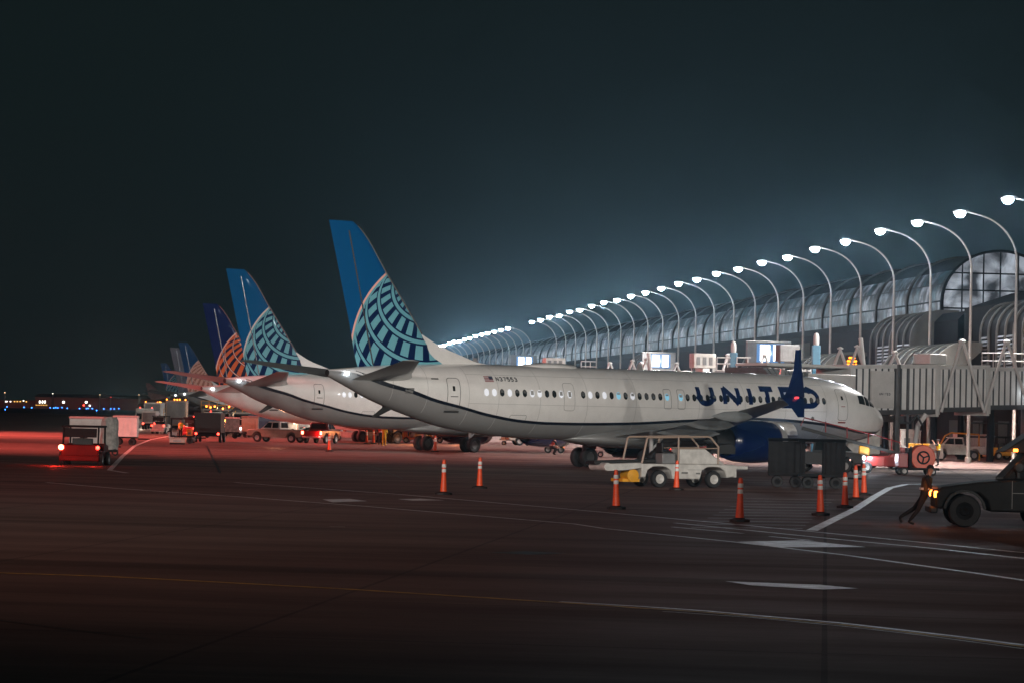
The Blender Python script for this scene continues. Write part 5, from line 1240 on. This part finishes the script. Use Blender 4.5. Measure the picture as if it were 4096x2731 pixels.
# wrapped pallet on its lift and the dark fuel cart
t = T('pallet_lift', 'dark scissor lift holding a white wrapped pallet beside the worker in yellow', 'lift', g(1543, 1772)+Vector((0, 1.6, 0)), .1)
m = MB(); m.bb(-.55, .55, -.5, .5, .3, .5); m.box((0, 0, 1.05), (1.25, .08, .08), ry=.75); m.box((0, 0, 1.05), (1.25, .08, .08), ry=-.75); m.bb(-.6, .6, -.5, .5, 1.55, 1.66); m.build('lift_frame', GSED, t)
wheels(t, [(-.4, -.4), (.4, -.4), (-.4, .4), (.4, .4)], .2, .12, False)
t = T('wrapped_pallet', 'white plastic wrapped load raised above the worker in yellow', 'pallet', g(1543, 1772)+Vector((0, 1.6, 1.67)), .1)
m = MB(); rg = []
for j in range(9): rg.append([((.62-.05*(j == 8))*(abs(math.cos(a))**.35)*(1 if math.cos(a) > 0 else -1)*(1+.02*math.sin(5*a+j*2)), .5*(abs(math.sin(a))**.35)*(1 if math.sin(a) > 0 else -1), .16*j + .02*math.sin(3*a)) for a in np.linspace(.05, 2*math.pi+.05, 25)[:-1]])
m.loft(rg); m.build('wrapping', mat('white_wrap', (.75, .70, .68), .35, noise=.12, nscale=5, bump=.8), t)
t = T('fuel_cart', 'black round-backed cart in front of the second airliner belly', 'cart', g(1595, 1768)+Vector((0, 3, 0)), 0)
m = MB(); m.lathe([(0, -.7), (.58, -.66), (.62, -.5), (.62, .5), (.58, .66), (0, .7)], c=(-.35, 0, .85), axis='x', n=18); m.lathe([(0, -.5), (.5, -.45), (.5, .45), (0, .5)], c=(.5, 0, .8), axis='x', n=18); m.build('tank', BLACK, t)
m = MB(); m.bb(-1.2, 1.2, -.5, .5, .2, .34); m.build('chassis', BLACK, t); wheels(t, [(-.8, -.45), (.8, -.45)], .24, .14, False)
# red and orange loader equipment under the second airliner
def redgear(px, py, dy, W, label, grp='orange lit loaders under the second airliner'):
    t = T('cargo_loader', label, 'loader', g(px, py)+Vector((0, dy, 0)), R(EQ.uniform(-6, 6)), grp)
    m = MB(); m.bb(-W/2, W/2, -.8, .8, .35, .55); m.bb(-W/2, -W/2+.5, -.8, .8, .55, 1.3); m.bb(-W*.2, W*.15, -.7, .7, 1.0, 1.55); m.build('body', ORPAINT, t, bevel=.03)
    m = MB()
    for x in np.linspace(-W/2+.1, W/2-.1, 5): m.cyl((x, -.8, .55), (x, -.8, 1.6), .04, 6)
    m.cyl((-W/2, -.8, 1.6), (W/2, -.8, 1.55), .04, 6); m.tube([(W*.1, -.85, 1.5), (W*.48, -.85, .4)], .06, 6); m.build('rail', YELLOW, t)
    m = MB(); m.bb(-W*.1, W*.4, -.5, .5, .56, .95); m.build('load', GSEW, t, bevel=.05)
    wheels(t, [(-W*.35, -.75), (W*.35, -.75)], .28)
redgear(1660, 1772, 3, 2.6, 'orange loader with yellow rails right of the black round-backed cart')
redgear(1735, 1772, 5, 1.5, 'short orange loader behind the red cone')
redgear(1850, 1776, 6, 1.6, 'orange loader with an upright, left of the second airliner gear')
redgear(1900, 1776, 3, 1.8, 'low orange loader next to the second airliner gear')
redgear(1400, 1752, 14, 3.0, 'orange lit loader above the white conveyor, under the second airliner tail')
redgear(2222, 1812, 2, 1.4, 'dark orange loader just left of the near main wheels')
light('POINT', g(1640, 1775)+Vector((0, -1, 1.4)), 600, (1, .30, .08), .25, name='loader_beacon')
light('POINT', g(1830, 1778)+Vector((0, 1, 1.6)), 600, (1, .32, .10), .25, name='loader_beacon')
light('POINT', g(1300, 1745)+Vector((0, 14, 1.4)), 900, (1, .20, .04), .25, name='loader_beacon')
light('POINT', g(1090, 1790)+Vector((0, 1.5, .9)), 110, (1, .50, .28), .25, name='pickup_side_lamp')
light('POINT', g(740, 1745)+Vector((0, 0, 1.8)), 700, (1, .50, .25), .25, name='crate_lamp')
def flatcart(px, py, dy, label):
    t = T('cargo_dolly', label, 'dolly', g(px, py)+Vector((0, dy, 0)), R(-3), 'low white dollies under the airliners')
    m = MB(); m.bb(-1.5, 1.5, -.7, .7, .42, .56); m.bb(-1.4, 1.4, -.6, .6, .56, .98); m.build('deck', GSEW, t, bevel=.03)
    m = MB()
    for x in (-.9, 0, .9): m.bb(x-.03, x+.03, -.66, .66, .56, 1.05)
    m.build('divider', GSED, t); wheels(t, [(-1.1, -.6), (1.1, -.6), (-1.1, .6), (1.1, .6)], .2, .12)
flatcart(2475, 1832, 5, 'low white dolly between the near main wheels and the belt loader')
flatcart(2065, 1790, 22, 'low white dolly just right of the second airliner gear')

# ------------------------------------------------------------------ people
def person(label, pos, rz, J, mats_, group=None, vest=None, hair=HAIRM, helmet=None):
    """J: joints in a local frame (x forward, y left, z up)"""
    t = T('person', label, 'person', pos, rz, group)
    V, Eg, Rd, Mi = [], [], [], []
    def v(p, r, mi): V.append(p); Rd.append(r*(1.14 if mi in (0, 1) else 1)); Mi.append(mi); return len(V)-1
    def e(a, b): Eg.append((a, b))
    pel = v(J['pelvis'], .135, 1); sp = v(J['waist'], .125, 0); ch = v(J['chest'], .155, 0); nk = v(J['neck'], .055, 2); hd = v(J['head'], .088, 2); tp = v(tuple(Vector(J['head'])+Vector((0, 0, .10))), .075, 2)
    for a, b in ((pel, sp), (sp, ch), (ch, nk), (nk, hd), (hd, tp)): e(a, b)
    for s in 'LR':
        sh = v(J['sh'+s], .062, 0); el = v(J['el'+s], .044, 0); wr = v(J['wr'+s], .030, 2); e(ch, sh); e(sh, el); e(el, wr)
        d = (Vector(J['wr'+s])-Vector(J['el'+s])).normalized(); sd = d.cross(Vector((0, 1, 0)) if abs(d.y) < .8 else Vector((1, 0, 0))).normalized()
        pm = v(tuple(Vector(J['wr'+s])+d*.07), .032, 2); e(wr, pm)
        for k, ln in ((-1.5, .062), (-.5, .075), (.5, .07), (1.5, .055)):
            f1 = v(tuple(Vector(J['wr'+s])+d*.10+sd*k*.019), .009, 2); f2 = v(tuple(Vector(J['wr'+s])+d*(.10+ln)+sd*k*.021+Vector((.015, 0, 0))), .008, 2); e(pm, f1); e(f1, f2)
        th_ = v(tuple(Vector(J['wr'+s])+d*.07+sd*.055), .010, 2); e(pm, th_)
        hp = v(J['hp'+s], .092, 1); kn = v(J['kn'+s], .062, 1); an_ = v(J['an'+s], .042, 1); to = v(tuple(Vector(J['an'+s])+Vector(J.get('toe'+s, (.17, 0, -.05)))), .038, 3)
        e(pel, hp); e(hp, kn); e(kn, an_); e(an_, to)
    me = bpy.data.meshes.new('body'); me.from_pydata(V, Eg, []); o = bpy.data.objects.new('body', me); COL.objects.link(o)
    sk = o.modifiers.new('skin', 'SKIN'); 
    if not me.skin_vertices: me.skin_vertices
    for i, r in enumerate(Rd): me.skin_vertices[0].data[i].radius = (r, r)
    me.skin_vertices[0].data[0].use_root = True
    ss = o.modifiers.new('sub', 'SUBSURF'); ss.levels = 1; ss.render_levels = 1
    dg = bpy.context.evaluated_depsgraph_get(); ev = o.evaluated_get(dg); nm = bpy.data.meshes.new_from_object(ev)
    bpy.data.objects.remove(o); nm.materials.clear()
    for q in mats_: nm.materials.append(q)
    segs = [(Vector(V[a]), Vector(V[b]), Mi[b] if b != ch else 0, (Rd[a]+Rd[b])/2) for a, b in Eg]
    for p in nm.polygons:
        c = p.center; best = (9, 0)
        for a, b, mi, r in segs:
            ab = b-a; u = max(0, min(1, (c-a).dot(ab)/ab.length_squared)); dd = (c-(a+ab*u)).length-r
            if dd < best[0]: best = (dd, mi)
        p.material_index = best[1]; p.use_smooth = True
    b = bpy.data.objects.new('body', nm); COL.objects.link(b); b.parent = t
    h = Vector(J['head'])+Vector((0, 0, .06))
    m = MB(); rr_ = .112
    m.loft([[(h.x-.012+rr_*math.cos(a)*math.cos(el), h.y+rr_*.92*math.sin(a)*math.cos(el), h.z+.02+rr_*1.05*math.sin(el)) for a in np.linspace(0, 2*math.pi, 13)[:-1]] for el in (R(8), R(30), R(55), R(80))]); m.build('helmet' if helmet else 'hair', helmet or hair, t)
    m = MB(); f = h+Vector((.085, 0, -.035)); m.lathe([(0, 0), (.014, .01), (.012, .035), (0, .04)], c=(f.x, f.y, f.z-.02), n=6)
    m.box((f.x-.004, f.y-.034, f.z+.035), (.012, .024, .010)); m.box((f.x-.004, f.y+.034, f.z+.035), (.012, .024, .010)); m.box((f.x-.006, f.y, f.z-.045), (.012, .04, .010)); m.build('face', [mat('face_features', (.16, .07, .05), .6)], t)
    if vest:
        m = MB(); c0, c1 = Vector(J['waist']), Vector(J['chest'])
        rings = []
        for u, rr1 in ((-.15, .165), (.3, .175), (.8, .195), (1.25, .185), (1.45, .11)):
            c = c0+(c1-c0)*u; rings.append([(c.x+rr1*.82*math.cos(a), c.y+rr1*1.15*math.sin(a), c.z) for a in np.linspace(0, 2*math.pi, 17)[:-1]])
        m.loft(rings); vo = m.build('vest', vest, t)
        c = c0+(c1-c0)*.1
        m = MB(); m.lathe([(.182, -.03), (.186, -.028), (.186, .028), (.182, .03)], c=tuple(c), n=16); m.build('reflective_strip', REFLECT, vo)
    return t
STAND = dict(pelvis=(0, 0, .95), waist=(0, 0, 1.10), chest=(0, 0, 1.36), neck=(.01, 0, 1.53), head=(.03, 0, 1.63), shL=(0, .19, 1.44), elL=(-.02, .25, 1.16), wrL=(.06, .26, .92), shR=(0, -.19, 1.44), elR=(-.02, -.25, 1.16), wrR=(.08, -.25, .93),
             hpL=(0, .10, .90), knL=(.02, .11, .50), anL=(-.01, .12, .09), hpR=(0, -.10, .90), knR=(.03, -.11, .50), anR=(.0, -.12, .09))
WALK = dict(pelvis=(.34, 0, .87), waist=(.37, 0, 1.02), chest=(.40, 0, 1.28), neck=(.44, 0, 1.45), head=(.50, 0, 1.54), shL=(.40, .20, 1.36), elL=(.50, .26, 1.10), wrL=(.74, .20, 1.08), shR=(.40, -.20, 1.36), elR=(.50, -.27, 1.09), wrR=(.74, -.2, 1.06),
            hpL=(.32, .10, .82), knL=(.06, .12, .48), anL=(-.36, .13, .20), toeL=(.07, 0, -.15), hpR=(.32, -.10, .82), knR=(.16, -.12, .43), anR=(-.10, -.13, .09))
CROUCH = dict(pelvis=(-.15, 0, .55), waist=(-.10, 0, .70), chest=(.05, 0, .92), neck=(.12, 0, 1.06), head=(.17, 0, 1.15), shL=(.05, .19, .98), elL=(.2, .24, .74), wrL=(.36, .16, .6), shR=(.05, -.19, .98), elR=(.2, -.24, .74), wrR=(.36, -.16, .6),
              hpL=(-.12, .11, .52), knL=(.25, .16, .50), anL=(.05, .14, .09), hpR=(-.12, -.11, .52), knR=(.25, -.16, .46), anR=(.02, -.14, .09))
REACH = dict(STAND); REACH.update(wrL=(.30, .20, 1.62), elL=(.16, .24, 1.42), wrR=(.2, -.22, 1.12), elR=(.02, -.26, 1.18))
BOOT = mat('boot_leather', (.015, .012, .01), .6)
REDV = mat('orange_red_vest_cloth', (.5, .06, .03), .8)
person('worker in dark trousers and dim banded vest, leaning onto the front of the dark truck', g(3648, 2098), R(-8), WALK, [DCLOTH, DCLOTH, SKIN, BOOT], vest=mat('vest_dark_yellow', (.06, .035, .006), .8))
person('worker in a full yellow suit standing under the white wrapped pallet', g(1536, 1783), R(75), REACH, [HIVIS, HIVIS, SKIN, BOOT], group='ramp workers')
person('worker with dark trousers and orange vest, left of the one in yellow', g(1521, 1777), R(100), STAND, [DCLOTH, DCLOTH, SKIN, BOOT], vest=REDV, group='ramp workers')
person('ramp worker in hi-vis among the crates left of the black truck', g(722, 1757), R(-120), STAND, [HIVIS, DCLOTH, SKIN, BOOT], vest=HIVIS, group='ramp workers')
person('ramp worker in hi-vis vest seen through the frame of the white belt loader', g(2730, 1862)+Vector((0, 3, 0)), R(200), STAND, [DCLOTH, DCLOTH, SKIN, BOOT], vest=HIVIS, group='ramp workers')
person('ramp worker in orange vest beside the tall white cabinet under the bridge', g(3585, 1850), R(-60), STAND, [DCLOTH, DCLOTH, SKIN, BOOT], vest=REDV, group='ramp workers')
person('ramp worker in hi-vis vest standing just right of the hose reel', g(3752, 1862), R(160), REACH, [DCLOTH, DCLOTH, SKIN, BOOT], vest=HIVIS, group='ramp workers')
person('crouching worker beside the near main wheels', g(2212, 1818), R(20), CROUCH, [DCLOTH, DCLOTH, SKIN, BOOT], vest=REDV, group='ramp workers')

# ------------------------------------------------------------------ far airfield
def farpole(px, py, Y, c, label):
    p = D(px, py, Y); t = T('far_light_mast', label, 'lamp post', (p.x, p.y, 0), 0, 'lamp masts on the far side of the airfield')
    m = MB(); m.cyl((0, 0, 0), (0, 0, p.z), .35, 6); m.build('mast', POLE, t)
    m = MB(); s = Y*2.6/F; m.lathe([(0, -.7*s), (s, -.5*s), (s*1.1, 0), (.6*s, .6*s), (0, .7*s)], c=(0, 0, p.z), n=10); m.build('lamp_head', emitter('far_lamp_%s' % c[0], c[1], c[2]), t)
WM = ('warm', (1, .62, .35), 3.0); WH = ('white', (1, .85, .7), 4.0); RD = ('red', (1, .05, .05), 5.0)
farpole(19, 1569, 1500, WM, 'far lamp mast at the left edge above the hangars')
farpole(211, 1573, 1500, WH, 'bright white far lamp mast above the long hangar')
farpole(400, 1577, 1500, WM, 'warm far lamp mast right of the long hangar')
farpole(443, 1587, 1500, RD, 'red far beacon mast')
farpole(556, 1577, 1500, WM, 'far lamp mast left of the red and white tail')
t = T('hangar', 'long low dark red hangar on the horizon with lit doors', 'building', (*D(330, 1620, 1750)[:2], 0), 0)
a = D(140, 1622, 1750); b = D(600, 1595, 1750); c0 = D(330, 1620, 1750)
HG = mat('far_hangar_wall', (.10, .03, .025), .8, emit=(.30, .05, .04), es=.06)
m = MB(); m.bb(a.x-c0.x, b.x-c0.x, 0, 40, 0, b.z); m.build('wall', HG, t)
m = MB(); m.loft([[(x, y, z) for y, z in ((-1, b.z), (20, b.z+2), (41, b.z))] for x in (a.x-c0.x-1, b.x-c0.x+1)]); m.build('roof', mat('far_roof', (.03, .02, .02), .8), t)
def fl(par, px, py, Y, r, mt, nm='lamp', el=1.0):
    p = D(px, py, Y)-Vector(par.location); m = MB(); m.lathe([(0, -r*el), (r*.8, -r*.6*el), (r, 0), (r*.8, r*.6*el), (0, r*el)], c=tuple(p), n=10); return m.build(nm, mt, par)
FWH = emitter('far_white_lamp', (1, .9, .8), 4); FAM = emitter('far_amber_lamp', (1, .50, .10), 2.4)
for x in (159, 170, 180): fl(t, x, 1606, 1745, .45, FWH, 'door_lamp', 2.2)
for x in range(145, 192, 7): fl(t, x, 1618.5, 1745, .28, FAM, 'sill_lamp')
for x in (254, 345): fl(t, x, 1607, 1745, .8, FWH, 'wall_lamp')
fl(t, 335, 1619, 1745, .5, E_RED, 'red_lamp'); fl(t, 359, 1621, 1745, .6, FWH, 'wall_lamp')
t = T('hangar', 'far left lit building with yellow lamps on the horizon', 'building', (*D(70, 1620, 1750)[:2], 0), 0)
c0 = D(70, 1620, 1750); a = D(-60, 1622, 1750); b = D(118, 1600, 1750)
m = MB(); m.bb(a.x-c0.x, b.x-c0.x, 0, 40, 0, b.z); m.build('wall', HG, t)
for x, y, mt in ((22, 1604, FWH), (28, 1604, FWH), (42, 1604, FWH), (58, 1604, FAM), (69, 1604, FAM), (81, 1604, FAM), (94, 1601, FWH), (105, 1605, FAM)): fl(t, x, y, 1745, .42, mt, 'lamp')
TAX = [(21, 1636), (28, 1625), (96, 1627), (127, 1629), (201, 1629), (215, 1630), (223, 1628.5), (231, 1630), (248, 1628), (269, 1631), (318, 1631.5), (346, 1632), (352, 1631.5), (369, 1632), (386, 1640), (415, 1633), (443, 1633), (457, 1633.5), (475, 1632), (597, 1634), (622, 1635)]
names_ = ['leftmost', 'second', 'third', 'fourth', 'fifth', 'sixth', 'seventh', 'eighth', 'ninth', 'tenth', 'eleventh', 'twelfth', 'thirteenth', 'fourteenth', 'fifteenth', 'sixteenth', 'seventeenth', 'eighteenth', 'nineteenth', 'twentieth', 'rightmost']
for i, (x, y) in enumerate(TAX):
    Y = 1180 - (y-1628)*25; p = D(x, y, Y); t = T('taxiway_light', 'small blue taxiway light on the dark far field, %s from the left' % names_[i] if i not in (0, 20) else 'small blue taxiway light on the dark far field, %s of the row' % names_[i], 'light', (p.x, p.y, 0), 0, 'blue taxiway edge lights')
    zc = max(p.z, .5); m = MB(); s = Y*2.1/F; m.lathe([(0, -s), (s*.9, -.5*s), (s, .2*s), (0, s)], c=(0, 0, zc), n=8); m.build('lens', E_BLUE, t)
    m = MB(); m.cyl((0, 0, 0), (0, 0, zc-s*.6), .05, 5); m.build('stake', BLACK, t)
# far foreign airliner fin
p = D(632, 1600, 620); t = T('far_tail_fin', 'blurry red and white striped fin of a distant airliner on the horizon', 'airliner', (p.x, p.y, 0), 0)
m = MB(); m.prism([(-2.0, 5.0), (-2.6, 7.6), (-1.9, 7.6), (1.2, 5.2), (3.0, 4.0), (-1.2, 4.0)], -.15, .15); m.build('fin', mat('far_fin_paint', (.14, .07, .075), .5, noise=.5, nscale=1.2), t)
m = MB(); m.loft([[(x, q*math.cos(a), 3.0+q*math.sin(a)) for a in np.linspace(0, 2*math.pi, 13)[:-1]] for x, q in ((-4, .3), (-1, 1.2), (3, 1.7), (12, 1.8))]); m.build('fuselage', mat('far_fuselage_grey', (.12, .10, .10), .4), t)
# parked service vehicles strung out along the far gates
for i, (px, py, dy, lb) in enumerate(((520, 1690, 90, 'far white truck with red lamps beyond the white canvas carts'), (575, 1668, 150, 'far pale truck near the horizon left of the airliner tails'), (655, 1660, 170, 'far pale van under the farthest airliner'))):
    boxtruck(lb, g(px, py+20)+Vector((0, dy*.3, 0)), R(90), GSEW, WCANVAS, L=6, w_=2.4, h=3.4, tail=E_RED, marks=(-.8, .8), group='far service trucks')

# ------------------------------------------------------------------ night haze
m = MB(); m.bb(-600, 600, -60, 1900, -1.5, 60)
hz = m.build('haze', BLACK, smooth=0); hz['kind'] = 'stuff'
HM = bpy.data.materials.new('night_haze'); HM.use_nodes = True; t = HM.node_tree; t.nodes.clear()
pv = t.nodes.new('ShaderNodeVolumePrincipled'); pv.inputs['Density'].default_value = 0.00017; pv.inputs['Color'].default_value = (.50, .80, 1, 1); pv.inputs['Anisotropy'].default_value = 0.92
ou = t.nodes.new('ShaderNodeOutputMaterial'); t.links.new(pv.outputs[0], ou.inputs['Volume'])
hz.data.materials.clear(); hz.data.materials.append(HM)
